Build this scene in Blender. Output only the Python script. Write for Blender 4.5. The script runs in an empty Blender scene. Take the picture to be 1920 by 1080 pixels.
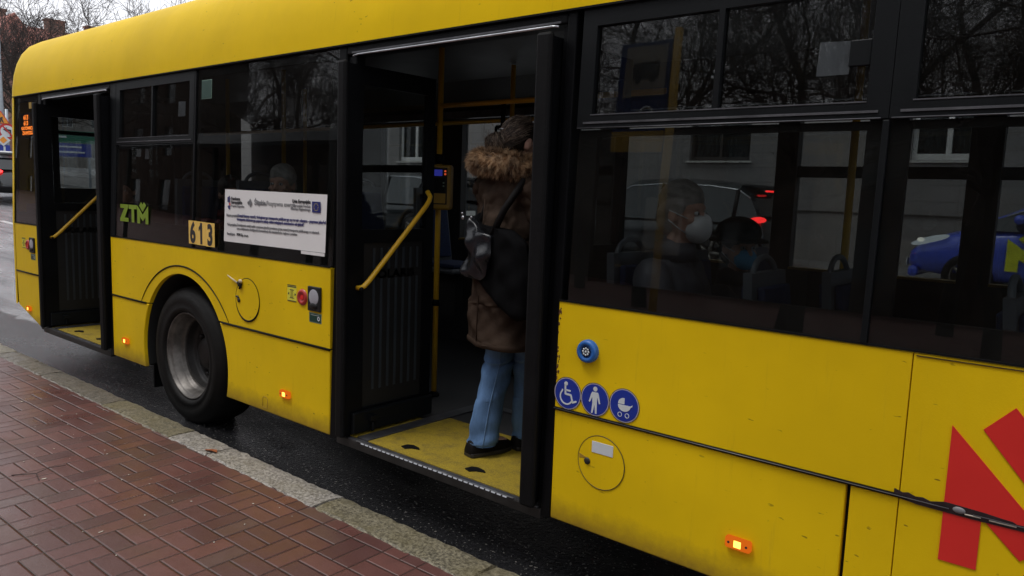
import bpy, bmesh, math, random
from mathutils import Vector, Matrix, Euler
PI = math.pi
R = math.radians
rnd = random.Random(7)
SC = bpy.context.scene
COL = SC.collection

# ------------------------------------------------------------------ camera
cam_d = bpy.data.cameras.new("camera")
cam = bpy.data.objects.new("camera", cam_d)
COL.objects.link(cam)
SC.camera = cam
cam_d.sensor_width = 36.0
cam_d.lens = 1419.67 / 1920.0 * 36.0
cam_d.clip_start = 0.05
cam_d.clip_end = 600
_r = Vector((0.76641656, 0.64134947, 0.0357285))
_u = Vector((-0.10519817, 0.07045246, 0.99195252))
_f = Vector((-0.63367106, 0.7640074, -0.12146472))
cam.matrix_world = Matrix(((_r.x, _u.x, -_f.x, 4.9526), (_r.y, _u.y, -_f.y, -2.4517), (_r.z, _u.z, -_f.z, 1.6365), (0, 0, 0, 1)))

# ------------------------------------------------------------------ light
SUN_EL, SUN_AZ = R(66), R(215)
w = bpy.data.worlds.new("World")
SC.world = w
w.use_nodes = True
nt = w.node_tree
nt.nodes.clear()
sky = nt.nodes.new('ShaderNodeTexSky')
sky.sky_type = 'NISHITA'
sky.sun_disc = False
sky.sun_elevation = SUN_EL
sky.sun_rotation = SUN_AZ
hs = nt.nodes.new('ShaderNodeHueSaturation')
hs.inputs['Saturation'].default_value = 0.12
mixc = nt.nodes.new('ShaderNodeMix')
mixc.data_type = 'RGBA'
mixc.inputs[0].default_value = 0.75
mixc.inputs[7].default_value = (13.2, 13.4, 14.2, 1)      # the even white cloud deck
bg = nt.nodes.new('ShaderNodeBackground')
bg.inputs['Strength'].default_value = 0.10
wo = nt.nodes.new('ShaderNodeOutputWorld')
nt.links.new(sky.outputs[0], hs.inputs['Color'])
nt.links.new(hs.outputs[0], mixc.inputs[6])
nt.links.new(mixc.outputs[2], bg.inputs['Color'])
nt.links.new(bg.outputs[0], wo.inputs['Surface'])
sd = bpy.data.lights.new("sun", 'SUN')
sd.energy = 1.4
sd.angle = R(18)
sd.color = (1, 0.97, 0.93)
sun = bpy.data.objects.new("sun", sd)
COL.objects.link(sun)
sv = Vector((math.sin(SUN_AZ) * math.cos(SUN_EL), math.cos(SUN_AZ) * math.cos(SUN_EL), math.sin(SUN_EL)))
sun.rotation_euler = sv.to_track_quat('Z', 'Y').to_euler()
SC.view_settings.view_transform = 'Standard'
SC.view_settings.look = 'None'
SC.view_settings.exposure = 0.0
SC.view_settings.gamma = 1.0
SC.cycles.transparent_max_bounces = 32
SC.cycles.max_bounces = 10


# ------------------------------------------------------------------ mesh helpers
class MB:
    def __init__(s):
        s.v, s.f, s.m, s.s = [], [], [], []
        s.mi = 0

    def add(s, vs, fs, smooth=False):
        b = len(s.v)
        s.v += [tuple(x) for x in vs]
        for f in fs:
            s.f.append([b + i for i in f])
            s.m.append(s.mi)
            s.s.append(smooth)
        return s

    def box(s, x0, x1, y0, y1, z0, z1):
        if x0 > x1: x0, x1 = x1, x0
        if y0 > y1: y0, y1 = y1, y0
        if z0 > z1: z0, z1 = z1, z0
        return s.add([(x0, y0, z0), (x1, y0, z0), (x1, y1, z0), (x0, y1, z0), (x0, y0, z1), (x1, y0, z1), (x1, y1, z1), (x0, y1, z1)],
                     [(0, 3, 2, 1), (4, 5, 6, 7), (0, 1, 5, 4), (1, 2, 6, 5), (2, 3, 7, 6), (3, 0, 4, 7)])

    def prism(s, poly, y0, y1):            # poly in (x, z), run in y
        a = sum(poly[i][0] * poly[(i + 1) % len(poly)][1] - poly[(i + 1) % len(poly)][0] * poly[i][1] for i in range(len(poly)))
        if a < 0: poly = poly[::-1]
        n = len(poly)
        vs = [(x, y0, z) for x, z in poly] + [(x, y1, z) for x, z in poly]
        fs = [tuple(range(n)), tuple(range(2 * n - 1, n - 1, -1))]
        fs += [(i, n + i, n + (i + 1) % n, (i + 1) % n) for i in range(n)]
        return s.add(vs, fs)

    def tube(s, pts, r, n=10, caps=True, smooth=True):
        pts = [Vector(p) for p in pts]
        rs = r if isinstance(r, (list, tuple)) else [r] * len(pts)
        vs, fs = [], []
        up = None
        for i, p in enumerate(pts):
            d = (pts[min(i + 1, len(pts) - 1)] - pts[max(i - 1, 0)]).normalized()
            if up is None:
                up = Vector((0, 0, 1)) if abs(d.z) < 0.9 else Vector((1, 0, 0))
            a = d.cross(up)
            if a.length < 1e-5: a = d.cross(Vector((0.3, 1, 0.2)))
            a.normalize()
            b = d.cross(a)
            up = -b
            for k in range(n):
                t = 2 * PI * k / n
                vs.append(p + (a * math.cos(t) + b * math.sin(t)) * rs[i])
        for i in range(len(pts) - 1):
            for k in range(n):
                fs.append((i * n + k, i * n + (k + 1) % n, (i + 1) * n + (k + 1) % n, (i + 1) * n + k))
        if caps:
            fs.append(tuple(range(n - 1, -1, -1)))
            fs.append(tuple(range((len(pts) - 1) * n, len(pts) * n)))
        return s.add(vs, fs, smooth)

    def ell(s, c, r, n=20, m=12, rot=None):
        vs, fs = [], []
        c = Vector(c)
        mt = rot.to_matrix() if rot is not None else Matrix.Identity(3)
        if not isinstance(r, (tuple, list)): r = (r, r, r)
        vs.append(c + mt @ Vector((0, 0, r[2])))
        for i in range(1, m):
            ph = PI * i / m
            for k in range(n):
                t = 2 * PI * k / n
                vs.append(c + mt @ Vector((r[0] * math.sin(ph) * math.cos(t), r[1] * math.sin(ph) * math.sin(t), r[2] * math.cos(ph))))
        vs.append(c + mt @ Vector((0, 0, -r[2])))
        for k in range(n):
            fs.append((0, 1 + k, 1 + (k + 1) % n))
            fs.append((len(vs) - 1, 1 + (m - 2) * n + (k + 1) % n, 1 + (m - 2) * n + k))
        for i in range(m - 2):
            for k in range(n):
                a, b = 1 + i * n + k, 1 + i * n + (k + 1) % n
                fs.append((a, a + n, b + n, b))
        return s.add(vs, fs, True)

    def cap(s, p0, p1, r0, r1, n=16):      # tapered capsule
        s.tube([p0, p1], [r0, r1], n)
        s.ell(p0, r0, n, 8)
        s.ell(p1, r1, n, 8)
        return s

    def lathe(s, prof, c, axis='y', n=48, close=True):
        cx, cy, cz = c
        vs, fs = [], []
        for r, a in prof:
            for k in range(n):
                t = 2 * PI * k / n
                if axis == 'y': vs.append((cx + r * math.cos(t), cy + a, cz + r * math.sin(t)))
                else: vs.append((cx + r * math.cos(t), cy + r * math.sin(t), cz + a))
        m = len(prof)
        for i in range(m if close else m - 1):
            j = (i + 1) % m
            for k in range(n):
                fs.append((i * n + k, i * n + (k + 1) % n, j * n + (k + 1) % n, j * n + k))
        return s.add(vs, fs, True)

    def disc(s, c, r, y0, y1, n=40):
        return s.prism([(c[0] + r * math.cos(2 * PI * k / n), c[1] + r * math.sin(2 * PI * k / n)) for k in range(n)], y0, y1)

    def grid_wall(s, xs, zs, y0, y1, holes):
        X = sorted(set(xs + [h[i] for h in holes for i in (0, 1)]))
        Z = sorted(set(zs + [h[i] for h in holes for i in (2, 3)]))
        X = [x for x in X if xs[0] <= x <= xs[-1]]
        Z = [z for z in Z if zs[0] <= z <= zs[-1]]
        def solid(i, j):
            if i < 0 or j < 0 or i >= len(X) - 1 or j >= len(Z) - 1: return False
            cx, cz = (X[i] + X[i + 1]) / 2, (Z[j] + Z[j + 1]) / 2
            return not any(h[0] < cx < h[1] and h[2] < cz < h[3] for h in holes)
        for i in range(len(X) - 1):
            for j in range(len(Z) - 1):
                if not solid(i, j): continue
                a, b, c, d = X[i], X[i + 1], Z[j], Z[j + 1]
                s.add([(a, y0, c), (b, y0, c), (b, y0, d), (a, y0, d)], [(0, 1, 2, 3)])
                s.add([(a, y1, c), (b, y1, c), (b, y1, d), (a, y1, d)], [(3, 2, 1, 0)])
                if not solid(i - 1, j): s.add([(a, y0, c), (a, y0, d), (a, y1, d), (a, y1, c)], [(0, 1, 2, 3)])
                if not solid(i + 1, j): s.add([(b, y0, c), (b, y0, d), (b, y1, d), (b, y1, c)], [(3, 2, 1, 0)])
                if not solid(i, j - 1): s.add([(a, y0, c), (b, y0, c), (b, y1, c), (a, y1, c)], [(3, 2, 1, 0)])
                if not solid(i, j + 1): s.add([(a, y0, d), (b, y0, d), (b, y1, d), (a, y1, d)], [(0, 1, 2, 3)])
        return s

    def xf(s, fn, start=0):
        for i in range(start, len(s.v)): s.v[i] = tuple(fn(*s.v[i]))
        return s


ORG = {}


def org(o):
    return ORG.get(o.name, Vector((0, 0, 0))) if o else Vector((0, 0, 0))


def mk(name, mb, mats, parent=None, bevel=0, taper=False, wn=False, auto=False, seg=2):
    if taper: mb.xf(lambda x, y, z: (x, y + 0.04 * max(0, z - 1.223), z))
    o_ = org(parent)
    me = bpy.data.meshes.new(name)
    me.from_pydata([(v[0] - o_.x, v[1] - o_.y, v[2] - o_.z) for v in mb.v], [], mb.f)
    if not isinstance(mats, (list, tuple)): mats = [mats]
    for m in mats: me.materials.append(m)
    me.polygons.foreach_set('material_index', mb.m)
    me.polygons.foreach_set('use_smooth', mb.s)
    me.update()
    o = bpy.data.objects.new(name, me)
    COL.objects.link(o)
    if parent:
        o.parent = parent
        ORG[o.name] = o_
    if bevel:
        b = o.modifiers.new('b', 'BEVEL')
        b.width = bevel
        b.segments = seg
        b.limit_method = 'ANGLE'
        b.angle_limit = R(35)
        b.harden_normals = False
    return o


def tag(o, label=None, cat=None, group=None, kind=None):
    if label: o['label'] = label
    if cat: o['category'] = cat
    if group: o['group'] = group
    if kind: o['kind'] = kind
    return o


def empty(name, loc, label, cat, group=None, local=False):
    o = bpy.data.objects.new(name, None)
    COL.objects.link(o)
    o.empty_display_size = 0.2
    o.location = loc
    if not local: ORG[o.name] = Vector(loc)
    return tag(o, label, cat, group)


def copy_tree(o, parent=None):
    c = o.copy()
    COL.objects.link(c)
    if parent: c.parent = parent
    for ch in list(o.children): copy_tree(ch, c)
    return c


def text(name, s, size, mat, parent, loc, sx=1.0, bold=0.0, depth=0.0008, ax='LEFT', rot=(PI / 2, 0, 0), shear=0):
    cu = bpy.data.curves.new(name, 'FONT')
    cu.body = s
    cu.size = size
    cu.offset = bold
    cu.extrude = depth
    cu.align_x = ax
    cu.shear = shear
    cu.resolution_u = 4
    t = bpy.data.objects.new(name + '_src', cu)
    COL.objects.link(t)
    bpy.context.view_layer.update()
    dg = bpy.context.evaluated_depsgraph_get()
    me = bpy.data.meshes.new_from_object(t.evaluated_get(dg))
    bpy.data.objects.remove(t)
    o = bpy.data.objects.new(name, me)
    COL.objects.link(o)
    me.materials.clear()
    me.materials.append(mat)
    mt = Matrix.Translation(Vector(loc) - org(parent)) @ Euler(rot).to_matrix().to_4x4() @ Matrix.Diagonal((sx, 1, 1, 1))
    me.transform(mt)
    if parent:
        o.parent = parent
        ORG[o.name] = org(parent)
    return o


# ------------------------------------------------------------------ materials
def nodes(name):
    m = bpy.data.materials.new(name)
    m.use_nodes = True
    n = m.node_tree
    n.nodes.clear()
    out = n.nodes.new('ShaderNodeOutputMaterial')
    return m, n, out


def N(n, t, **kw):
    x = n.nodes.new(t)
    for k, v in kw.items():
        if k in x.inputs: x.inputs[k].default_value = v
        else: setattr(x, k, v)
    return x


def noise(n, scale, detail=4, rough=0.55, vec=None, scl=None):
    t = N(n, 'ShaderNodeTexNoise')
    t.inputs['Scale'].default_value = scale
    t.inputs['Detail'].default_value = detail
    t.inputs['Roughness'].default_value = rough
    tc = N(n, 'ShaderNodeTexCoord')
    src = tc.outputs['Object']
    if scl:
        mp = N(n, 'ShaderNodeMapping')
        mp.inputs['Scale'].default_value = scl
        n.links.new(src, mp.inputs[0])
        src = mp.outputs[0]
    n.links.new(src, t.inputs['Vector'])
    return t


def ramp(n, src, a, b, ca=(0, 0, 0, 1), cb=(1, 1, 1, 1)):
    r = N(n, 'ShaderNodeValToRGB')
    r.color_ramp.elements[0].position = a
    r.color_ramp.elements[1].position = b
    r.color_ramp.elements[0].color = ca
    r.color_ramp.elements[1].color = cb
    n.links.new(src, r.inputs[0])
    return r


def mixcol(n, fac, a, b, mode='MIX'):
    m = N(n, 'ShaderNodeMix')
    m.data_type = 'RGBA'
    m.blend_type = mode
    for i, v in ((0, fac), (6, a), (7, b)):
        if hasattr(v, 'links') or hasattr(v, 'is_linked'): n.links.new(v, m.inputs[i])
        else: m.inputs[i].default_value = v
    return m.outputs[2]


def c4(c): return (c[0], c[1], c[2], 1)


def mat(name, col, rough=0.5, metal=0.0, var=0.12, vs=6.0, bump=0.0, bs=60.0, spec=0.5, coat=0.0, rvar=0.1, bd=0.004, scl=None, sheen=0):
    m, n, out = nodes(name)
    p = N(n, 'ShaderNodeBsdfPrincipled')
    p.inputs['Metallic'].default_value = metal
    p.inputs['Specular IOR Level'].default_value = spec
    p.inputs['Coat Weight'].default_value = coat
    p.inputs['Sheen Weight'].default_value = sheen
    t = noise(n, vs, 5, 0.6, scl=scl)
    rr = ramp(n, t.outputs[0], 0.3, 0.72)
    c = mixcol(n, rr.outputs[0], c4([x * (1 - var) for x in col]), c4([min(1, x * (1 + var)) for x in col]))
    n.links.new(c, p.inputs['Base Color'])
    mr = N(n, 'ShaderNodeMapRange')
    mr.inputs['To Min'].default_value = max(0.02, rough - rvar)
    mr.inputs['To Max'].default_value = min(1, rough + rvar)
    n.links.new(t.outputs[0], mr.inputs['Value'])
    n.links.new(mr.outputs[0], p.inputs['Roughness'])
    if bump:
        t2 = noise(n, bs, 4, 0.6, scl=scl)
        b = N(n, 'ShaderNodeBump')
        b.inputs['Strength'].default_value = bump
        b.inputs['Distance'].default_value = bd
        n.links.new(t2.outputs[0], b.inputs['Height'])
        n.links.new(b.outputs[0], p.inputs['Normal'])
    n.links.new(p.outputs[0], out.inputs[0])
    return m


def emis(name, col, strength):
    m, n, out = nodes(name)
    e = N(n, 'ShaderNodeEmission')
    e.inputs[0].default_value = c4(col)
    e.inputs[1].default_value = strength
    n.links.new(e.outputs[0], out.inputs[0])
    return m


def glassmat(name, tint, f0=0.045, rough=0.0, wave=0.0, grime=0.0):
    m, n, out = nodes(name)
    g = N(n, 'ShaderNodeNewGeometry')
    d = N(n, 'ShaderNodeVectorMath', operation='DOT_PRODUCT')
    n.links.new(g.outputs['Normal'], d.inputs[0])
    n.links.new(g.outputs['Incoming'], d.inputs[1])
    a = N(n, 'ShaderNodeMath', operation='ABSOLUTE')
    n.links.new(d.outputs['Value'], a.inputs[0])
    s1 = N(n, 'ShaderNodeMath', operation='SUBTRACT')
    s1.inputs[0].default_value = 1
    n.links.new(a.outputs[0], s1.inputs[1])
    pw = N(n, 'ShaderNodeMath', operation='POWER')
    n.links.new(s1.outputs[0], pw.inputs[0])
    pw.inputs[1].default_value = 5
    ma = N(n, 'ShaderNodeMath', operation='MULTIPLY_ADD')
    n.links.new(pw.outputs[0], ma.inputs[0])
    ma.inputs[1].default_value = 1 - f0
    ma.inputs[2].default_value = f0
    gl = N(n, 'ShaderNodeBsdfGlossy')
    gl.inputs['Roughness'].default_value = rough
    tr = N(n, 'ShaderNodeBsdfTransparent')
    tr.inputs[0].default_value = c4(tint)
    if wave:
        t = noise(n, 1.6, 1, 0.4)
        b = N(n, 'ShaderNodeBump')
        b.inputs['Strength'].default_value = wave
        b.inputs['Distance'].default_value = 0.004
        n.links.new(t.outputs[0], b.inputs['Height'])
        n.links.new(b.outputs[0], gl.inputs['Normal'])
    mx = N(n, 'ShaderNodeMixShader')
    n.links.new(ma.outputs[0], mx.inputs[0])
    n.links.new(tr.outputs[0], mx.inputs[1])
    n.links.new(gl.outputs[0], mx.inputs[2])
    last = mx.outputs[0]
    if grime:
        df = N(n, 'ShaderNodeBsdfDiffuse')
        df.inputs[0].default_value = (0.25, 0.23, 0.2, 1)
        t = noise(n, 3.0, 8, 0.75)
        r_ = ramp(n, t.outputs[0], 0.35, 0.9, (0, 0, 0, 1), (grime, grime, grime, 1))
        m2 = N(n, 'ShaderNodeMixShader')
        n.links.new(r_.outputs[0], m2.inputs[0])
        n.links.new(last, m2.inputs[1])
        n.links.new(df.outputs[0], m2.inputs[2])
        last = m2.outputs[0]
    n.links.new(last, out.inputs[0])
    return m


def yellow_paint(name='yellow_paint', spec=0.22):
    m, n, out = nodes(name)
    p = N(n, 'ShaderNodeBsdfPrincipled')
    p.inputs['Roughness'].default_value = 0.33
    p.inputs['Specular IOR Level'].default_value = spec
    big = noise(n, 1.3, 4, 0.6)
    c = mixcol(n, ramp(n, big.outputs[0], 0.3, 0.75).outputs[0], (0.70, 0.465, 0.004, 1), (0.86, 0.575, 0.005, 1))
    # fine grey road film in vertical runs
    st = noise(n, 5.0, 6, 0.7, scl=(9, 1, 0.6))
    c = mixcol(n, ramp(n, st.outputs[0], 0.60, 0.95, (0, 0, 0, 1), (0.30, 0.30, 0.30, 1)).outputs[0], c, (0.20, 0.13, 0.03, 1))
    # specks of dried dirt, drawn out along the bus
    sp = noise(n, 34.0, 2, 0.5, scl=(0.55, 1, 1.6))
    area = noise(n, 1.1, 2, 0.5)
    am = ramp(n, area.outputs[0], 0.42, 0.62)
    spm = ramp(n, sp.outputs[0], 0.715, 0.76)
    mm = N(n, 'ShaderNodeMath', operation='MULTIPLY')
    n.links.new(am.outputs[0], mm.inputs[0])
    n.links.new(spm.outputs[0], mm.inputs[1])
    m3 = N(n, 'ShaderNodeMath', operation='MULTIPLY')
    n.links.new(mm.outputs[0], m3.inputs[0])
    m3.inputs[1].default_value = 0.75
    c = mixcol(n, m3.outputs[0], c, (0.10, 0.055, 0.012, 1))
    # splashed mud along the skirt
    tc = N(n, 'ShaderNodeTexCoord')
    sx = N(n, 'ShaderNodeSeparateXYZ')
    n.links.new(tc.outputs['Object'], sx.inputs[0])
    nz = noise(n, 14, 6, 0.7)
    ad = N(n, 'ShaderNodeMath', operation='MULTIPLY_ADD')
    n.links.new(nz.outputs[0], ad.inputs[0])
    ad.inputs[1].default_value = 0.10
    n.links.new(sx.outputs['Z'], ad.inputs[2])
    rz = ramp(n, ad.outputs[0], 0.355, 0.47, (0.75, 0.75, 0.75, 1), (0, 0, 0, 1))
    c = mixcol(n, rz.outputs[0], c, (0.16, 0.09, 0.02, 1))
    n.links.new(c, p.inputs['Base Color'])
    fn = noise(n, 220, 3, 0.6)
    sl = noise(n, 2.2, 2, 0.5)
    ad2 = N(n, 'ShaderNodeMath', operation='MULTIPLY_ADD')
    n.links.new(sl.outputs[0], ad2.inputs[0])
    ad2.inputs[1].default_value = 12
    n.links.new(fn.outputs[0], ad2.inputs[2])
    b = N(n, 'ShaderNodeBump')
    b.inputs['Strength'].default_value = 0.35
    b.inputs['Distance'].default_value = 0.0012
    n.links.new(ad2.outputs[0], b.inputs['Height'])
    n.links.new(b.outputs[0], p.inputs['Normal'])
    mr = N(n, 'ShaderNodeMapRange')
    mr.inputs['To Min'].default_value = 0.32
    mr.inputs['To Max'].default_value = 0.55
    n.links.new(st.outputs[0], mr.inputs['Value'])
    n.links.new(mr.outputs[0], p.inputs['Roughness'])
    n.links.new(p.outputs[0], out.inputs[0])
    return m


def pad_mat():
    m, n, out = nodes('yellow_floor_pad')
    p = N(n, 'ShaderNodeBsdfPrincipled')
    g = noise(n, 170, 3, 0.7)
    c = mixcol(n, ramp(n, g.outputs[0], 0.35, 0.65).outputs[0], (0.20, 0.135, 0.012, 1), (0.44, 0.315, 0.022, 1))
    d = noise(n, 9, 7, 0.75)
    c = mixcol(n, ramp(n, d.outputs[0], 0.47, 0.68, (0, 0, 0, 1), (0.7, 0.7, 0.7, 1)).outputs[0], c, (0.10, 0.075, 0.025, 1))
    n.links.new(c, p.inputs['Base Color'])
    p.inputs['Roughness'].default_value = 0.6
    b = N(n, 'ShaderNodeBump')
    b.inputs['Strength'].default_value = 0.6
    b.inputs['Distance'].default_value = 0.002
    n.links.new(g.outputs[0], b.inputs['Height'])
    n.links.new(b.outputs[0], p.inputs['Normal'])
    n.links.new(p.outputs[0], out.inputs[0])
    return m


M = {}
M['yellow'] = yellow_paint()
M['yellow_roof'] = yellow_paint('yellow_roof_paint', 0.05)
M['black_trim'] = mat('black_trim', (0.0035, 0.0038, 0.0046), 0.42, spec=0.13, var=0.3, vs=5, bump=0.15, bs=120)
M['grey_frame'] = mat('dark_grey_frame', (0.0055, 0.0066, 0.0076), 0.45, spec=0.16, var=0.2, vs=3, bump=0.1, bs=150)
M['frit'] = mat('black_glass_border', (0.004, 0.004, 0.004), 0.6, var=0.1)
M['rubber'] = mat('rubber', (0.0045, 0.0045, 0.005), 0.6, spec=0.15, var=0.25, vs=9, bump=0.3, bs=60)
M['tyre'] = mat('tyre_rubber', (0.0075, 0.007, 0.0066), 0.62, spec=0.2, var=0.4, vs=7, bump=0.5, bs=40)
M['steel'] = mat('dirty_steel', (0.13, 0.12, 0.11), 0.45, metal=0.55, var=0.55, vs=9, bump=0.5, bs=50)
M['hubdark'] = mat('dark_hub_steel', (0.022, 0.02, 0.019), 0.5, metal=0.2, var=0.5, vs=12, bump=0.4, bs=60)
M['alu'] = mat('aluminium', (0.5, 0.51, 0.53), 0.32, metal=0.9, var=0.25, vs=14, bump=0.2, bs=80)
M['alu_dull'] = mat('dull_aluminium', (0.13, 0.13, 0.14), 0.4, metal=0.7, var=0.3, vs=14)
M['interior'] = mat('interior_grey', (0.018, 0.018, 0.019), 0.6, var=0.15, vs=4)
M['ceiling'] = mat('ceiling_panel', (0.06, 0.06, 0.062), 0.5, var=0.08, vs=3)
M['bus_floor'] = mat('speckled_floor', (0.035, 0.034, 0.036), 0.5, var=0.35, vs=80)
M['chassis'] = mat('chassis', (0.008, 0.008, 0.008), 0.8)
M['yellow_pole'] = mat('yellow_powder_coat', (0.72, 0.42, 0.02), 0.32, var=0.08, vs=12)
M['yellow_dim'] = mat('yellow_plastic', (0.36, 0.22, 0.03), 0.4, var=0.1, vs=9)
M['pad'] = pad_mat()
M['white'] = mat('white_sheet', (0.78, 0.76, 0.75), 0.5, var=0.03, vs=3)
M['paper'] = mat('white_paper', (0.42, 0.42, 0.46), 0.5, var=0.05)
M['ink'] = mat('black_ink', (0.03, 0.03, 0.035), 0.5)
M['ink_blue'] = mat('blue_ink', (0.05, 0.05, 0.16), 0.5)
M['ink_grey'] = mat('grey_ink', (0.18, 0.18, 0.19), 0.5)
M['eu_blue'] = mat('flag_blue', (0.015, 0.02, 0.15), 0.5)
M['eu_gold'] = mat('flag_gold', (0.6, 0.5, 0.05), 0.5)
M['sign_blue'] = mat('sign_blue', (0.012, 0.035, 0.30), 0.35, var=0.08, vs=20)
M['sign_white'] = mat('sign_white', (0.62, 0.66, 0.68), 0.4, var=0.04)
M['ring_rim'] = mat('pale_ring', (0.55, 0.5, 0.52), 0.4)
M['lime'] = mat('lime_vinyl', (0.20, 0.30, 0.02), 0.45, var=0.06)
M['number_yellow'] = mat('number_yellow', (0.86, 0.56, 0.13), 0.5, var=0.06)
M['red_vinyl'] = mat('red_vinyl', (0.68, 0.028, 0.022), 0.4, var=0.08, vs=2)
M['red_plastic'] = mat('red_plastic', (0.42, 0.035, 0.03), 0.35, var=0.1)
M['grey_plastic'] = mat('grey_plastic', (0.42, 0.42, 0.46), 0.4, metal=0.2, var=0.1, vs=20)
M['blue_plastic'] = mat('blue_plastic', (0.02, 0.12, 0.40), 0.4, var=0.1)
M['green_plastic'] = mat('dark_green_sticker', (0.012, 0.05, 0.035), 0.4)
M['pale_green'] = mat('pale_green_edge', (0.16, 0.25, 0.20), 0.5)
M['label_yellow'] = mat('bright_label_yellow', (0.75, 0.68, 0.06), 0.5)
M['amber'] = emis('glowing_amber_plastic', (0.85, 0.16, 0.01), 0.75)
M['amber_lit'] = emis('lit_amber_lamp', (1.0, 0.33, 0.03), 3.2)
M['amber_core'] = emis('lit_amber_core', (1.0, 0.50, 0.07), 3.6)
M['led'] = emis('orange_led', (1.0, 0.22, 0.03), 5.0)
M['blue_lcd'] = emis('blue_lcd', (0.05, 0.06, 0.5), 0.32)
M['red_led'] = emis('red_led', (0.8, 0.12, 0.04), 0.55)
M['red_lit'] = emis('lit_red_lamp', (1.0, 0.03, 0.03), 6.0)
M['lamp_on'] = emis('lit_headlamp_housing', (0.8, 0.85, 0.9), 0.9)
M['white_lit'] = emis('lit_headlamp', (1.0, 0.95, 0.85), 1.6)
M['rust'] = mat('rust', (0.10, 0.035, 0.012), 0.8, var=0.4, vs=60)
M['dirt'] = mat('dark_scuff', (0.02, 0.012, 0.014), 0.5, var=0.5, vs=30)
M['cable_white'] = mat('ivory_plastic', (0.6, 0.5, 0.32), 0.4)
M['win'] = glassmat('tinted_glass', (0.63, 0.65, 0.65), 0.052, wave=0.25, grime=0.02)
M['win_door'] = glassmat('door_glass', (0.80, 0.82, 0.82), 0.03, wave=0.1, grime=0.015)
M['win_car'] = mat('car_glass', (0.012, 0.016, 0.018), 0.06, var=0.1, spec=0.9, rvar=0.03)
M['win_house'] = mat('house_window_glass', (0.03, 0.04, 0.045), 0.08, var=0.3, vs=3, spec=0.8, rvar=0.04)
M['seat_blue'] = mat('seat_blue_fabric', (0.012, 0.025, 0.085), 0.8, var=0.4, vs=60)
M['seat_shell'] = mat('seat_shell_grey', (0.11, 0.12, 0.14), 0.45)
M['skin'] = mat('skin', (0.62, 0.36, 0.27), 0.5, var=0.12, vs=25, bump=0.15, bs=120)
M['hair_grey'] = mat('grey_hair', (0.34, 0.32, 0.30), 0.5, var=0.6, vs=18, bump=0.8, bs=120, scl=(1, 0.25, 1))
M['hair_base'] = mat('hair_base', (0.028, 0.020, 0.015), 0.6, var=0.4, vs=30, spec=0.15)
M['hair_blond'] = mat('pale_hair_streaks', (0.30, 0.23, 0.17), 0.45, var=0.3, vs=30)
M['denim_seam'] = mat('faded_denim_seam', (0.11, 0.20, 0.35), 0.8)
M['sole'] = mat('dark_rubber_sole', (0.022, 0.020, 0.020), 0.5, var=0.3)
M['hair_brown'] = mat('brown_grey_hair', (0.085, 0.06, 0.045), 0.4, var=0.7, vs=22, bump=0.8, bs=90, scl=(1, 1, 0.3))
M['hair_dark'] = mat('dark_hair', (0.02, 0.015, 0.012), 0.45, var=0.4, vs=18, bump=0.6, bs=90)
M['coat'] = mat('brown_parka_fabric', (0.044, 0.028, 0.019), 0.8, spec=0.15, var=0.22, vs=14, bump=0.35, bs=170, sheen=0.0)
M['jeans'] = mat('washed_denim', (0.105, 0.195, 0.36), 0.8, var=0.38, vs=11, bump=0.5, bs=260, scl=(1, 1, 0.35), spec=0.15)
M['shoe'] = mat('black_suede', (0.006, 0.005, 0.005), 0.7, var=0.2, spec=0.15)
M['bag_cloth'] = mat('matt_black_bag', (0.004, 0.004, 0.0045), 0.85, var=0.3, vs=20, spec=0.05, bump=0.4, bs=200)
M['leather'] = mat('black_leather', (0.010, 0.011, 0.014), 0.26, var=0.2, vs=12, bump=0.3, bs=90)
M['jacket_dark'] = mat('dark_jacket_fabric', (0.03, 0.028, 0.036), 0.7, var=0.25)
M['jacket_navy'] = mat('quilted_navy_jacket', (0.085, 0.082, 0.10), 0.55, var=0.2)
M['jacket_red'] = mat('maroon_jacket_fabric', (0.13, 0.014, 0.016), 0.65, var=0.25)
M['hat'] = mat('black_hat_felt', (0.006, 0.006, 0.006), 0.85)
M['mask_white'] = mat('white_mask', (0.80, 0.80, 0.82), 0.7, var=0.04, bump=0.15, bs=160)
M['mask_blue'] = mat('blue_mask', (0.12, 0.40, 0.68), 0.7, var=0.06)
M['trouser'] = mat('dark_trousers', (0.02, 0.02, 0.024), 0.8)
M['bark'] = mat('tree_bark', (0.045, 0.036, 0.030), 0.85, var=0.4, vs=6, bump=0.8, bs=16, bd=0.02)
M['twig'] = mat('bare_twigs', (0.040, 0.030, 0.026), 0.85, var=0.3)
M['car_black'] = mat('black_car_paint', (0.018, 0.022, 0.025), 0.2, coat=0.6, var=0.1)
M['car_blue'] = mat('blue_car_paint', (0.045, 0.085, 0.52), 0.3, coat=0.7, var=0.1)
M['car_white'] = mat('white_car_paint', (0.60, 0.62, 0.64), 0.3, coat=0.5, var=0.05)
M['plate'] = mat('number_plate', (0.5, 0.52, 0.5), 0.5)
M['lampglass'] = mat('lamp_lens', (0.4, 0.42, 0.44), 0.15, metal=0.5)
M['galv'] = mat('galvanised_pole', (0.32, 0.35, 0.38), 0.45, metal=0.5, var=0.15)
M['sign_red'] = mat('sign_red', (0.55, 0.03, 0.03), 0.4)
M['sign_orange'] = mat('sign_orange', (0.80, 0.30, 0.03), 0.4)
M['sign_green'] = mat('sign_green', (0.02, 0.16, 0.10), 0.4)
M['stop_yellow'] = mat('stop_yellow', (0.36, 0.22, 0.02), 0.5)
M['flag_dark'] = mat('faded_flag_blue', (0.012, 0.03, 0.12), 0.6)
M['plaster'] = mat('grey_plaster', (0.23, 0.215, 0.20), 0.8, var=0.15, vs=1.5, bump=0.3, bs=30)
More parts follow.
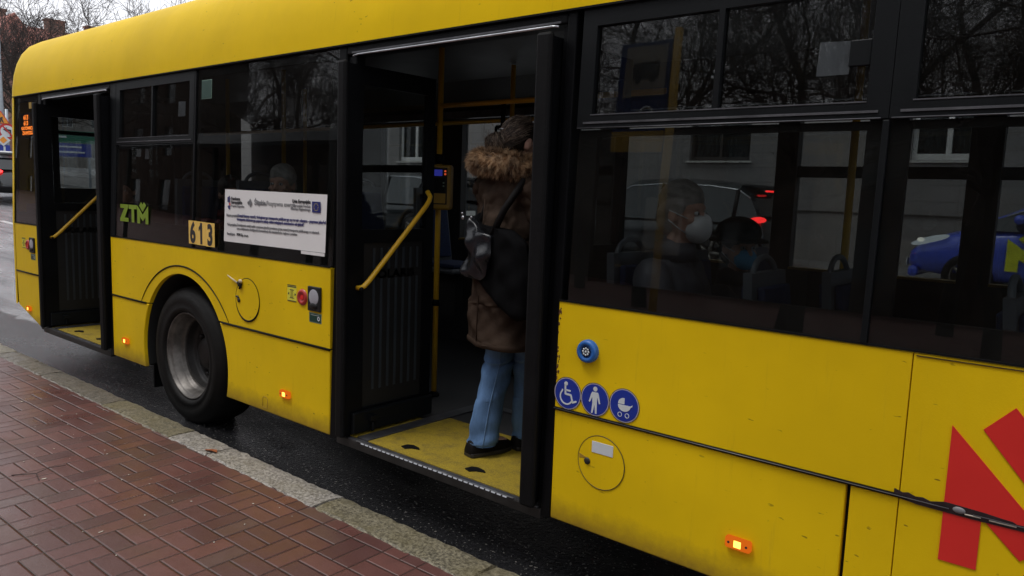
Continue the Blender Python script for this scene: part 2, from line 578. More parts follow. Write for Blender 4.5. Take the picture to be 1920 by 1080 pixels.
M['sillwhite'] = mat('pale_sill', (0.5, 0.49, 0.46), 0.5)
M['frame_brown'] = mat('dark_window_frame', (0.03, 0.026, 0.022), 0.5)
M['frame_white'] = mat('white_window_frame', (0.62, 0.62, 0.60), 0.4)
M['curtain'] = mat('net_curtain', (0.16, 0.18, 0.18), 0.8, var=0.5, vs=9, scl=(9, 1, 0.1))
M['roof_tile'] = mat('red_roof_tiles', (0.36, 0.15, 0.12), 0.8, var=0.3, vs=3, bump=0.6, bs=9, bd=0.05)
M['brick_old'] = mat('old_brick_wall', (0.20, 0.11, 0.085), 0.85, var=0.3, vs=2)
M['brick_dark'] = mat('backdrop_brick', (0.05, 0.035, 0.028), 0.9, var=0.4, vs=2, spec=0.1)  # dark brick of the two added backdrops
M['roof_dark'] = mat('dark_roof_felt', (0.03, 0.028, 0.027), 0.9, spec=0.1)
M['leaf'] = mat('fallen_leaf', (0.30, 0.09, 0.03), 0.6)
M['debris'] = mat('pale_scraps', (0.5, 0.45, 0.38), 0.8)
M['hedge'] = mat('hedge_leaves', (0.03, 0.04, 0.02), 0.8, var=0.5)


def fur_mat():
    m, n, out = nodes('fur_trim')
    p = N(n, 'ShaderNodeBsdfPrincipled')
    p.inputs['Roughness'].default_value = 0.65
    t = noise(n, 16, 3, 0.6)
    c = mixcol(n, ramp(n, t.outputs[0], 0.38, 0.62).outputs[0], (0.07, 0.035, 0.018, 1), (0.50, 0.32, 0.17, 1))
    n.links.new(c, p.inputs['Base Color'])
    n.links.new(p.outputs[0], out.inputs[0])
    return m


M['fur'] = fur_mat()


def brick_mat():
    m, n, out = nodes('red_clinker_paving')
    tc = N(n, 'ShaderNodeTexCoord')
    mp = N(n, 'ShaderNodeMapping')
    mp.vector_type = 'POINT'
    mp.inputs['Location'].default_value = (-1.62 / 0.2, 0.6635 / 0.187, 0)
    mp.inputs['Rotation'].default_value = (0, 0, -0.02)
    mp.inputs['Scale'].default_value = (1 / 0.2, 1 / 0.187, 1)
    # slow waviness so that the rows are not ruler straight
    wv = noise(n, 1.3, 2, 0.5)
    wa = N(n, 'ShaderNodeVectorMath', operation='MULTIPLY_ADD')
    n.links.new(wv.outputs['Color'], wa.inputs[0])
    wa.inputs[1].default_value = (0.016, 0.016, 0)
    n.links.new(tc.outputs['Object'], wa.inputs[2])
    n.links.new(wa.outputs[0], mp.inputs[0])
    sx = N(n, 'ShaderNodeSeparateXYZ')
    n.links.new(mp.outputs[0], sx.inputs[0])
    def mth(op, a, b=None, c=None):
        x = N(n, 'ShaderNodeMath', operation=op)
        for i, v in enumerate((a, b, c)):
            if v is None: continue
            if isinstance(v, (int, float)): x.inputs[i].default_value = v
            else: n.links.new(v, x.inputs[i])
        return x.outputs[0]
    u, v = sx.outputs['X'], sx.outputs['Y']
    iu, iv = mth('FLOOR', u), mth('FLOOR', v)
    fu, fv = mth('SUBTRACT', u, iu), mth('SUBTRACT', v, iv)
    par = mth('FLOORED_MODULO', mth('ADD', iu, iv), 2.0)       # 0 or 1
    # tile (0, -1) lies lengthwise: parity 1 -> lengthwise (split across y)
    s = mth('ADD', mth('MULTIPLY', par, fv), mth('MULTIPLY', mth('SUBTRACT', 1.0, par), fu))
    l = mth('ADD', mth('MULTIPLY', par, fu), mth('MULTIPLY', mth('SUBTRACT', 1.0, par), fv))
    s2 = mth('MULTIPLY', s, 2.0)
    half = mth('FLOOR', s2)
    fs = mth('SUBTRACT', s2, half)
    ds = mth('MULTIPLY', mth('MINIMUM', fs, mth('SUBTRACT', 1.0, fs)), 0.1)
    dl = mth('MULTIPLY', mth('MINIMUM', l, mth('SUBTRACT', 1.0, l)), 0.2)
    d = mth('MINIMUM', ds, dl)                                  # metres to the joint
    rg = noise(n, 45, 4, 0.7)
    d = mth('ADD', d, mth('MULTIPLY', mth('SUBTRACT', rg.outputs[0], 0.5), 0.003))
    joint = N(n, 'ShaderNodeMapRange')
    joint.inputs['From Min'].default_value = 0.0012
    joint.inputs['From Max'].default_value = 0.0032
    n.links.new(d, joint.inputs['Value'])
    edge = N(n, 'ShaderNodeMapRange')
    edge.interpolation_type = 'SMOOTHSTEP'
    edge.inputs['From Min'].default_value = 0.0
    edge.inputs['From Max'].default_value = 0.010
    n.links.new(d, edge.inputs['Value'])
    cid = N(n, 'ShaderNodeCombineXYZ')
    n.links.new(iu, cid.inputs[0]); n.links.new(iv, cid.inputs[1]); n.links.new(half, cid.inputs[2])
    wn = N(n, 'ShaderNodeTexWhiteNoise')
    n.links.new(cid.outputs[0], wn.inputs['Vector'])
    base = mixcol(n, wn.outputs['Value'], (0.090, 0.040, 0.036, 1), (0.160, 0.066, 0.054, 1))
    greyb = ramp(n, wn.outputs['Value'], 0.90, 0.93, (0, 0, 0, 1), (0.55, 0.55, 0.55, 1))
    base = mixcol(n, greyb.outputs[0], base, (0.07, 0.055, 0.05, 1))
    mott = noise(n, 14, 6, 0.7)
    base = mixcol(n, ramp(n, mott.outputs[0], 0.35, 0.75, (0, 0, 0, 1), (0.45, 0.45, 0.45, 1)).outputs[0], base, (0.075, 0.032, 0.026, 1))
    moss = noise(n, 1.7, 5, 0.6)
    base = mixcol(n, ramp(n, moss.outputs[0], 0.56, 0.74, (0, 0, 0, 1), (0.42, 0.42, 0.42, 1)).outputs[0], base, (0.09, 0.06, 0.025, 1))
    grit = noise(n, 190, 2, 0.5)
    base = mixcol(n, ramp(n, grit.outputs[0], 0.70, 0.76, (0, 0, 0, 1), (0.5, 0.5, 0.5, 1)).outputs[0], base, (0.36, 0.26, 0.22, 1))
    col = mixcol(n, joint.outputs[0], (0.025, 0.018, 0.015, 1), base)
    p = N(n, 'ShaderNodeBsdfPrincipled')
    n.links.new(col, p.inputs['Base Color'])
    wet = noise(n, 3.2, 5, 0.65)
    rr = N(n, 'ShaderNodeMapRange')
    rr.inputs['From Min'].default_value = 0.3
    rr.inputs['From Max'].default_value = 0.7
    rr.inputs['To Min'].default_value = 0.22
    rr.inputs['To Max'].default_value = 0.50
    n.links.new(wet.outputs[0], rr.inputs['Value'])
    n.links.new(rr.outputs[0], p.inputs['Roughness'])
    tilt = mth('MULTIPLY', wn.outputs['Value'], 0.25)
    hgt = mth('ADD', mth('ADD', edge.outputs[0], tilt), mth('MULTIPLY', rg.outputs[0], 0.22))
    b = N(n, 'ShaderNodeBump')
    b.inputs['Strength'].default_value = 0.8
    b.inputs['Distance'].default_value = 0.006
    n.links.new(hgt, b.inputs['Height'])
    n.links.new(b.outputs[0], p.inputs['Normal'])
    n.links.new(p.outputs[0], out.inputs[0])
    return m


def asphalt_mat():
    m, n, out = nodes('wet_asphalt')
    p = N(n, 'ShaderNodeBsdfPrincipled')
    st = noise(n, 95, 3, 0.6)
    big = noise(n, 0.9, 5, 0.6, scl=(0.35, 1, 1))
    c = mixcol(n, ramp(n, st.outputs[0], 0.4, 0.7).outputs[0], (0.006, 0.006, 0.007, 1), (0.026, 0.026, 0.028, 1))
    # ragged lane joint; sky sheen painted into the lane, bus shade into the gutter
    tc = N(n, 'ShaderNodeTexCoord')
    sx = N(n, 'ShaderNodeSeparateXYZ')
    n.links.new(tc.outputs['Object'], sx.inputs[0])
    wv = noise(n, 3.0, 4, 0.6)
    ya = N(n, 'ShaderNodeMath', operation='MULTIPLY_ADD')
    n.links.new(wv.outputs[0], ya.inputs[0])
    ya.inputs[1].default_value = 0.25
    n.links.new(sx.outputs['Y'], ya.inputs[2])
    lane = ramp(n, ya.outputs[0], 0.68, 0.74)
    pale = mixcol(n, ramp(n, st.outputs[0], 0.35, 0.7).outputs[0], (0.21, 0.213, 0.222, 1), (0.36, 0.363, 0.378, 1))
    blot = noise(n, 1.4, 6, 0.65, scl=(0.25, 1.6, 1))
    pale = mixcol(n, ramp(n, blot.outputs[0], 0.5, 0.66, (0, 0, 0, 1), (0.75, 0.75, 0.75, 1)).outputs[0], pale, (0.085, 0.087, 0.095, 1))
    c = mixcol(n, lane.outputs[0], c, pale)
    gr = noise(n, 60, 1, 0.5)
    c = mixcol(n, ramp(n, gr.outputs[0], 0.66, 0.71).outputs[0], c, (0.15, 0.145, 0.13, 1))
    n.links.new(c, p.inputs['Base Color'])
    rr = ramp(n, big.outputs[0], 0.38, 0.62, (0.05, 0.05, 0.05, 1), (0.30, 0.30, 0.30, 1))
    n.links.new(rr.outputs[0], p.inputs['Roughness'])
    p.inputs['Specular IOR Level'].default_value = 0.6
    med = noise(n, 48, 4, 0.6)
    ad = N(n, 'ShaderNodeMath', operation='MULTIPLY_ADD')
    n.links.new(med.outputs[0], ad.inputs[0])
    ad.inputs[1].default_value = 1.6
    n.links.new(st.outputs[0], ad.inputs[2])
    b = N(n, 'ShaderNodeBump')
    b.inputs['Strength'].default_value = 0.8
    b.inputs['Distance'].default_value = 0.0055
    n.links.new(ad.outputs[0], b.inputs['Height'])
    n.links.new(b.outputs[0], p.inputs['Normal'])
    n.links.new(p.outputs[0], out.inputs[0])
    return m


def granite(name, base, dark, moss):
    m, n, out = nodes(name)
    p = N(n, 'ShaderNodeBsdfPrincipled')
    g = noise(n, 75, 4, 0.75)
    c = mixcol(n, ramp(n, g.outputs[0], 0.40, 0.60).outputs[0], c4(dark), c4(base))
    ms = noise(n, 5, 5, 0.7)
    c = mixcol(n, ramp(n, ms.outputs[0], 0.45, 0.7, (0, 0, 0, 1), (0.55, 0.55, 0.55, 1)).outputs[0], c, c4(moss))
    n.links.new(c, p.inputs['Base Color'])
    p.inputs['Roughness'].default_value = 0.38
    b = N(n, 'ShaderNodeBump')
    b.inputs['Strength'].default_value = 0.9
    b.inputs['Distance'].default_value = 0.006
    h = noise(n, 55, 5, 0.7)
    n.links.new(h.outputs[0], b.inputs['Height'])
    n.links.new(b.outputs[0], p.inputs['Normal'])
    n.links.new(p.outputs[0], out.inputs[0])
    return m


def facade_mat():
    m, n, out = nodes('grey_facade_tiles')
    tc = N(n, 'ShaderNodeTexCoord')
    mp = N(n, 'ShaderNodeMapping')
    mp.inputs['Rotation'].default_value = (PI / 2, 0, 0)
    n.links.new(tc.outputs['Object'], mp.inputs[0])
    bt = N(n, 'ShaderNodeTexBrick')
    bt.inputs['Scale'].default_value = 1.0
    bt.inputs['Brick Width'].default_value = 0.62
    bt.inputs['Row Height'].default_value = 0.31
    bt.inputs['Mortar Size'].default_value = 0.008
    bt.offset = 0.0
    bt.inputs['Color1'].default_value = (0.185, 0.178, 0.175, 1)
    bt.inputs['Color2'].default_value = (0.215, 0.205, 0.20, 1)
    bt.inputs['Mortar'].default_value = (0.11, 0.105, 0.10, 1)
    n.links.new(mp.outputs[0], bt.inputs['Vector'])
    p = N(n, 'ShaderNodeBsdfPrincipled')
    d = noise(n, 0.7, 6, 0.65)
    c = mixcol(n, ramp(n, d.outputs[0], 0.4, 0.8, (0, 0, 0, 1), (0.5, 0.5, 0.5, 1)).outputs[0], bt.outputs[0], (0.12, 0.115, 0.11, 1))
    n.links.new(c, p.inputs['Base Color'])
    p.inputs['Roughness'].default_value = 0.6
    n.links.new(p.outputs[0], out.inputs[0])
    return m


M['brick'] = brick_mat()
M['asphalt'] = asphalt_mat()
M['kerb_pale'] = granite('pale_granite', (0.43, 0.40, 0.36), (0.10, 0.09, 0.08), (0.21, 0.19, 0.14))
M['kerb_green'] = granite('mossy_granite', (0.27, 0.24, 0.165), (0.06, 0.052, 0.036), (0.15, 0.125, 0.055))
M['kerb_dark'] = granite('dark_granite', (0.21, 0.185, 0.145), (0.05, 0.044, 0.036), (0.12, 0.10, 0.065))
M['facade'] = facade_mat()
M['roadline'] = mat('worn_road_paint', (0.55, 0.55, 0.54), 0.4, var=0.3, vs=20)
M['concrete'] = mat('far_pavement_slabs', (0.16, 0.155, 0.15), 0.5, var=0.2, vs=3, bump=0.4, bs=20)


# ------------------------------------------------------------------ ground
def gz(x, y):
    z = 0.035 * max(0.0, min(y, 16))
    if x < -8: z += 0.035 * min(-x - 8, 60)
    return z


g = MB()
xs = [-220, -140, -100, -80] + [-68 + 4 * i for i in range(15)] + [-8, -4, 0, 4, 8, 12, 20, 60, 150]
ys = [-0.30, 0, 2, 4, 6, 8, 10, 12, 16, 30, 80, 200]
nn = len(xs)
g.add([(x, y, gz(x, y)) for y in ys for x in xs], [(j * nn + i, j * nn + i + 1, (j + 1) * nn + i + 1, (j + 1) * nn + i) for j in range(len(ys) - 1) for i in range(nn - 1)], True)
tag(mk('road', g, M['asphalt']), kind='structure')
g = MB()
ys = [-200, -60, -14, -0.36]
def pz(x, y): return 0.12 + (0.035 * min(-x - 8, 60) if x < -8 else 0)
g.add([(x, y, pz(x, y)) for y in ys for x in xs], [(j * nn + i, j * nn + i + 1, (j + 1) * nn + i + 1, (j + 1) * nn + i) for j in range(len(ys) - 1) for i in range(nn - 1)])
tag(mk('pavement', g, M['brick']), kind='structure')
# far pavement
g = MB()
far = [x for x in xs if x >= -68]
for a, b in zip(far[:-1], far[1:]):
    vs = []
    for x in (a, b):
        h = gz(x, 11.2)
        vs += [(x, 11.2, h - 0.05), (x, 11.2, h + 0.13), (x, 18.0, h + 0.18)]
    g.add(vs, [(0, 3, 4, 1), (1, 4, 5, 2)])
tag(mk('far_pavement', g, M['concrete']), kind='structure')
# lane line
g = MB()
for a in [-60 + 6 * i for i in range(14)]:
    for k in range(2):
        x0, x1 = a + 2 * k, a + 2 * k + 2
        g.add([(x0, 4.15, gz(x0, 4.15) + 0.004), (x1, 4.15, gz(x1, 4.15) + 0.004), (x1, 4.29, gz(x1, 4.29) + 0.004), (x0, 4.29, gz(x0, 4.29) + 0.004)], [(0, 1, 2, 3)])
tag(mk('road_marking', g, M['roadline']), kind='structure')

# kerb stones, one mesh each, joints where the photograph has them
joints = [-12.5, -11.5, -10.5, -9.5, -8.5, -7.5, -6.5, -5.5, -4.5, -3.5, -2.5, -1.49, -0.36, 0.59, 1.03, 2.04, 3.05, 4.05, 5.05, 6.05, 7.05, 8.05, 9.05, 10.05, 11.05]
kinds = {-1.49: 'kerb_dark', -0.36: 'kerb_green', 0.59: 'kerb_pale', 1.03: 'kerb_pale', 2.04: 'kerb_green'}
kdesc = {-2.5: 'olive brown kerb stone at the far left edge of the pavement', -1.49: 'long dark olive kerb stone left of the bus wheel', -0.36: 'mossy green kerb stone beside the bus wheel',
         0.59: 'short pale granite kerb stone with a brown leaf', 1.03: 'long pale speckled kerb stone before the open middle door', 2.04: 'mossy kerb stone under the open middle door'}
kr = random.Random(3)
for a, b in zip(joints[:-1], joints[1:]):
    n_ = max(4, int((b - a) / 0.045))
    mb = MB()
    a_, b_ = a + 0.009, b - 0.009
    ang = kr.uniform(-0.01, 0.02)
    prof = [(-0.372, 0.0), (-0.372, 0.118), (-0.362, 0.126), (-0.30, 0.128), (-0.24, 0.128), (-0.20, 0.124), (-0.186, 0.112), (-0.180, 0.09), (-0.176, -0.06)]
    vs, fs = [], []
    for i in range(n_ + 1):
        x = a_ + (b_ - a_) * i / n_
        for k, (y, z) in enumerate(prof):
            e = 0.0045 if k in (1, 2, 5, 6) else 0.0018
            dx = 0.014 * (kr.random() - 0.5) if i in (0, n_) else 0
            zz = z + pz(x, 0) - 0.12
            vs.append((x + dx, y + kr.uniform(-e, e) * 1.3, zz + kr.uniform(-e, e)))
    m_ = len(prof)
    for i in range(n_):
        for k in range(m_ - 1):
            fs.append((i * m_ + k, i * m_ + k + 1, (i + 1) * m_ + k + 1, (i + 1) * m_ + k))
    fs.append(tuple(range(m_)))
    fs.append(tuple(range(n_ * m_ + m_ - 1, n_ * m_ - 1, -1)))
    mb.add(vs, [f[::-1] for f in fs], False)
    o = mk('kerb_stone', mb, M[kinds.get(a, 'kerb_green' if kr.random() < .5 else 'kerb_dark')])
    tag(o, kdesc.get(a), None, 'granite kerb stones along the pavement', 'structure')
    if a not in kdesc: o['label'] = 'granite kerb stone further along the pavement edge'

# small litter on the bricks
mb = MB()
mb.add([(0.955, -0.335, 0.132), (0.985, -0.305, 0.134), (1.03, -0.30, 0.140), (1.06, -0.315, 0.134), (1.03, -0.335, 0.145), (0.985, -0.345, 0.138)], [(0, 1, 2, 3, 4, 5), (5, 4, 3, 2, 1, 0)])
tag(mk('fallen_leaf', mb, M['leaf']), 'brown fallen leaf on the joint between two pale kerb stones', 'leaf')
mb = MB()
mb.tube([(0.63, -1.20, 0.123), (0.70, -1.11, 0.127), (0.80, -1.13, 0.124)], 0.0022, 5)
mb.tube([(0.70, -1.11, 0.127), (0.67, -1.04, 0.131), (0.70, -0.97, 0.134)], 0.0018, 5)
tag(mk('twig', mb, M['twig']), 'small dark forked twig lying on the red bricks', 'twig')
mb = MB()
lr = random.Random(11)
for k in range(110):
    x, y = lr.uniform(-1.2, 3.2), lr.uniform(-2.0, -0.4)
    s_ = lr.uniform(0.0018, 0.0045)
    if k < 4: s_ *= 2.0
    mb.ell((x, y, 0.1222), (s_ * 1.7, s_, 0.0012), 6, 4, Euler((0, 0, lr.uniform(0, 3))))
tag(mk('pavement_litter', mb, M['debris']), 'tiny pale scraps and grit scattered over the red bricks', 'litter', kind='stuff')

# ------------------------------------------------------------------ bus
ZB, ZD, ZC, ZA = 0.307, 0.779, 1.223, 2.364
BUS = empty('city_bus', (0, 1.27, 0), 'yellow and black low floor city bus standing at the kerb with open doors', 'bus')


def bus(name, mb, m, parent=None, label=None, **kw):
    o = mk(name, mb, m, parent or BUS, **kw)
    if label: o['label'] = label
    return o


def arcpts(cx, cz, r, a0, a1, n):
    return [(cx + r * math.cos(R(a0 + (a1 - a0) * i / n)), cz + r * math.sin(R(a0 + (a1 - a0) * i / n))) for i in range(n + 1)]


def panels(cx, x0, x1, seams_low=(), seams_up=()):
    """yellow side skin between x0 and x1 with a wheel arch at cx"""
    s = 0.004
    th = math.degrees(math.asin((ZD + s - 0.46) / 0.575))
    up = arcpts(cx + .05, 0.46, 0.575, th, 180 - th, 40)
    mb = MB().prism([(x0, ZC - .004), (x1, ZC - .004), (x1, ZD + s)] + up + [(x0, ZD + s)], 0, 0.03)
    bus('side_panel', mb, M['yellow'], label='yellow panel above the wheel arch with the thin curved lip line', bevel=.003)
    th2 = math.degrees(math.asin((ZD - s - 0.46) / 0.575))
    a = arcpts(cx + .05, 0.46, 0.575, th2, -15.4, 14)
    mb = MB().prism([(x1, ZD - s)] + a + [(x1, ZB)], 0, 0.03)
    bus('skirt_panel', mb, M['yellow'], bevel=.006)
    a = arcpts(cx + .05, 0.46, 0.575, 180 - th2, 195.4, 14)
    mb = MB().prism([(x0, ZD - s)] + a + [(x0, ZB)], 0, 0.03)
    bus('skirt_panel', mb, M['yellow'], bevel=.006)
    # lip line above the arch
    pts = arcpts(cx + 0.05, 0.355, 0.735, 36, 144, 44)
    mb = MB().tube([(x, -0.001, z) for x, z in pts], [0.002 + 0.0035 * math.sin(PI * i / 44) ** .5 for i in range(45)], 6)
    bus('arch_lip', mb, M['rubber'])
    # dark wheel housing
    mb = MB()
    arc = arcpts(cx + .05, 0.46, 0.58, -14, 194, 40)
    vs = [(x, .02, z) for x, z in arc] + [(x, .62, z) for x, z in arc]
    k = len(arc)
    mb.add(vs, [(i, i + 1, k + i + 1, k + i) for i in range(k - 1)], True)
    mb.prism(arc, .62, .63)
    bus('wheel_housing', mb, M['chassis'])


panels(0.0, -1.035, 1.668)
# rear end panels, with the cut away corner
bus('side_panel', MB().box(-3.10, -2.53, 0, .03, ZD + .004, ZC - .004), M['yellow'], bevel=.003)
bus('skirt_panel', MB().prism([(-3.10, ZD - .004), (-3.075, .46), (-2.53, .315), (-2.53, ZD - .004)], 0, .03), M['yellow'], label='lower rear corner panel cut away at a slant', bevel=.004)
# right of the middle door
bus('side_panel', MB().box(3.17, 4.464, 0, .03, ZD + .004, ZC - .004), M['yellow'], bevel=.003)
bus('side_panel', MB().box(4.467, 5.10, 0, .03, ZD + .004, ZC - .004), M['yellow'], label='yellow panel with dirt specks and the big red letter', bevel=.002)
bus('skirt_panel', MB().box(3.17, 4.313, 0, .03, ZB, ZD - .004), M['yellow'], bevel=.006)
bus('skirt_panel', MB().box(4.327, 4.464, 0, .03, ZB, ZD - .004), M['yellow'], bevel=.003)
bus('skirt_panel', MB().box(4.467, 5.10, 0, .03, ZB, ZD - .004), M['yellow'], bevel=.002)
panels(5.95, 5.104, 7.05)
bus('side_panel', MB().box(8.545, 8.72, 0, .03, ZB, ZC - .004), M['yellow'], bevel=.003)
# dark backing behind the seams
bus('underframe', MB().box(-3.05, -2.54, .031, .06, .47, ZC).box(-1.03, -.56, .031, .06, ZB + .02, ZC).box(.67, 1.66, .031, .06, ZB + .02, ZC)
    .box(3.18, 5.3, .031, .06, ZB + .02, ZC).box(6.6, 7.04, .031, .06, ZB + .02, ZC).box(8.55, 8.7, .031, .06, ZB + .02, ZC).box(-.56, .67, .031, .06, 1.07, ZC).box(5.3, 6.6, .031, .06, 1.07, ZC)
    .box(-3.0, 8.6, .64, 1.9, .20, .29).box(.74, 5.25, .12, 2.4, .27, .315).box(6.7, 8.5, .12, 2.4, .27, .315).box(-2.5, -.68, .12, 2.4, .27, .315), M['chassis'])
# rubber waist seam
for a, b in ((-3.10, -2.53), (-1.035, -.47), (.56, 1.668), (3.17, 4.49), (4.79, 5.38)):
    bus('trim_strip', MB().tube([(a, -.002, ZD), (b, -.002, ZD)], .0065, 8), M['rubber'])
mb = MB()
for a, b in ((3.172, 4.60), (4.66, 5.38)):
    mb.tube([(a, -.0095, ZD + .002), (b, -.0095, ZD + .002)], .0016, 6)
bus('trim_bead', mb, M['alu_dull'])
# torn strip on the seam by the red letter
top = [(4.452, .800), (4.475, .793), (4.49, .797), (4.51, .790), (4.53, .793), (4.55, .787), (4.59, .797), (4.64, .795), (4.69, .793), (4.73, .789), (4.755, .788), (4.765, .783), (4.78, .784), (4.80, .781)]
mb = MB().prism(top + [(4.80, .768), (4.66, .766), (4.52, .768), (4.452, .776)], -.006, -.002)
tr = bus('scraped_trim', mb, M['dirt'], label='scraped black section of the seam beside the red letter')
mb = MB().ell((4.625, -.007, .783), (.017, .005, .010), 10, 6)
bus('torn_flap', mb, M['ink_grey'], parent=tr)
mb = MB().tube([(4.64, -.008, .776), (4.68, -.008, .777)], .002, 6).tube([(4.70, -.008, .776), (4.765, -.008, .777)], .002, 6)
bus('bare_metal', mb, M['debris'], parent=tr)

rr_ = random.Random(4)
mb = MB()
for k in range(34):
    z = rr_.uniform(.84, 1.215)
    mb.ell((3.1725 + rr_.random() ** 2 * .010, -.0006, z), (rr_.uniform(.0015, .004), .0012, rr_.uniform(.003, .009)), 7, 5)
bus('rust_blister', mb, M['rust'], label='rust blisters along the panel edge beside the middle door')['kind'] = 'stuff'

# ---- roof, both roof coves and the far skin: one lofted shell
rp = [(.046, ZA), (.052, 2.46), (.066, 2.57), (.092, 2.67), (.135, 2.765), (.20, 2.845), (.29, 2.90), (.42, 2.935), (.70, 2.96), (1.27, 2.97)]
rp2 = rp + [(2.54 - y, z) for y, z in rp[-2::-1]]
ins = [(y + (.03 if y < 1.27 else -.03), z - .03) for y, z in rp2]
st = [(-3.13, 0.0), (8.72, 0.0)]
mb = MB()
vs, fs = [], []
for x, _ in st:
    vs += [(x, y, z) for y, z in rp2]
k = len(rp2)
for i in range(k - 1): fs.append((i, k + i, k + i + 1, i + 1))
mb.add(vs, fs, True)
bus('roof', mb, M['yellow_roof'])
# rear end cap: rounded corner in plan, follows the roof profile
def endcap(x0, sgn, name, m_):
    mb = MB()
    prof = [(.0, ZC + .004), (.046, ZA)] + rp[1:]
    ring = []
    for s_, dx in ((0, 0.004), (.012, .045), (.035, .075), (.09, .105), (.22, .13), (.5, .14)):
        row = []
        for y, z in prof:
            yy = min(y + s_, 1.27)
            zz = z if z < 2.40 else z - s_ * 0.35
            row.append((x0 + sgn * dx, yy, zz))
        ring.append(row)
    ring.append([(x0 + sgn * .14, 1.27, min(z, 2.80)) for y, z in prof])
    k = len(prof)
    vs = [v for r_ in ring for v in r_]
    fs = []
    for i in range(len(ring) - 1):
        for j in range(k - 1): fs.append((i * k + j, (i + 1) * k + j, (i + 1) * k + j + 1, i * k + j + 1))
    return mb, vs, fs
# left corner strip (near side) built as a slim post plus a curved cap on top
mb = MB()
prof = [(-.001, .46), (-.001, .76), (-.001, .79), (-.001, ZC), (.046, ZA)] + rp[1:9]
rows = []
for s_, dx in ((0, 0.0), (.002, .050), (.012, .085), (.035, .105), (.08, .118), (.16, .122), (.3, .124)):
    rows.append([(-3.106 - dx if z < ZC + .01 else -3.134 - dx + (0.10 * max(0, (z - 2.5)) * (s_ * 3 + .3)), y + s_, z - (s_ * .5 if z > 2.5 else 0)) for y, z in prof])
k = len(prof)
mb.add([v for r_ in rows for v in r_], [(i * k + j, i * k + j + 1, (i + 1) * k + j + 1, (i + 1) * k + j) for i in range(len(rows) - 1) for j in range(k - 1)], True)
bus('rear_corner', mb, M['yellow_roof'], label='rounded yellow rear corner post running from bumper to roof')
# rear wall with its window, and the front wall
mb = MB()
def endwall(xa, xb, holes):
    q = MB().grid_wall([.22, 2.34], [.46, 2.72], 0, abs(xb - xa), holes)
    q.xf(lambda a, b, c: (xa + b, a, c))
    return q
q = endwall(-3.20, -3.16, [(.42, .98, 1.55, 2.27)])
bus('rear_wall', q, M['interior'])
q = endwall(-3.262, -3.253, [(.42, .98, 1.55, 2.27)])
bus('rear_skin', q, M['yellow'])
q = MB().box(-3.19, -3.17, .42, .98, 1.55, 2.27)
o = bus('rear_window', q, M['win'])
bus('glazing_bar', MB().box(-3.20, -3.155, .42, .98, 2.065, 2.10), M['black_trim'], parent=o)
q = endwall(8.74, 8.80, [(.30, 2.24, 1.0, 2.5)])
bus('front_wall', q, M['yellow'])
bus('windscreen', MB().box(8.76, 8.78, .30, 2.24, 1.0, 2.5), M['win'])
bus('rear_bumper', MB().box(-3.20, -3.1, .03, 2.5, .46, .47), M['yellow'])

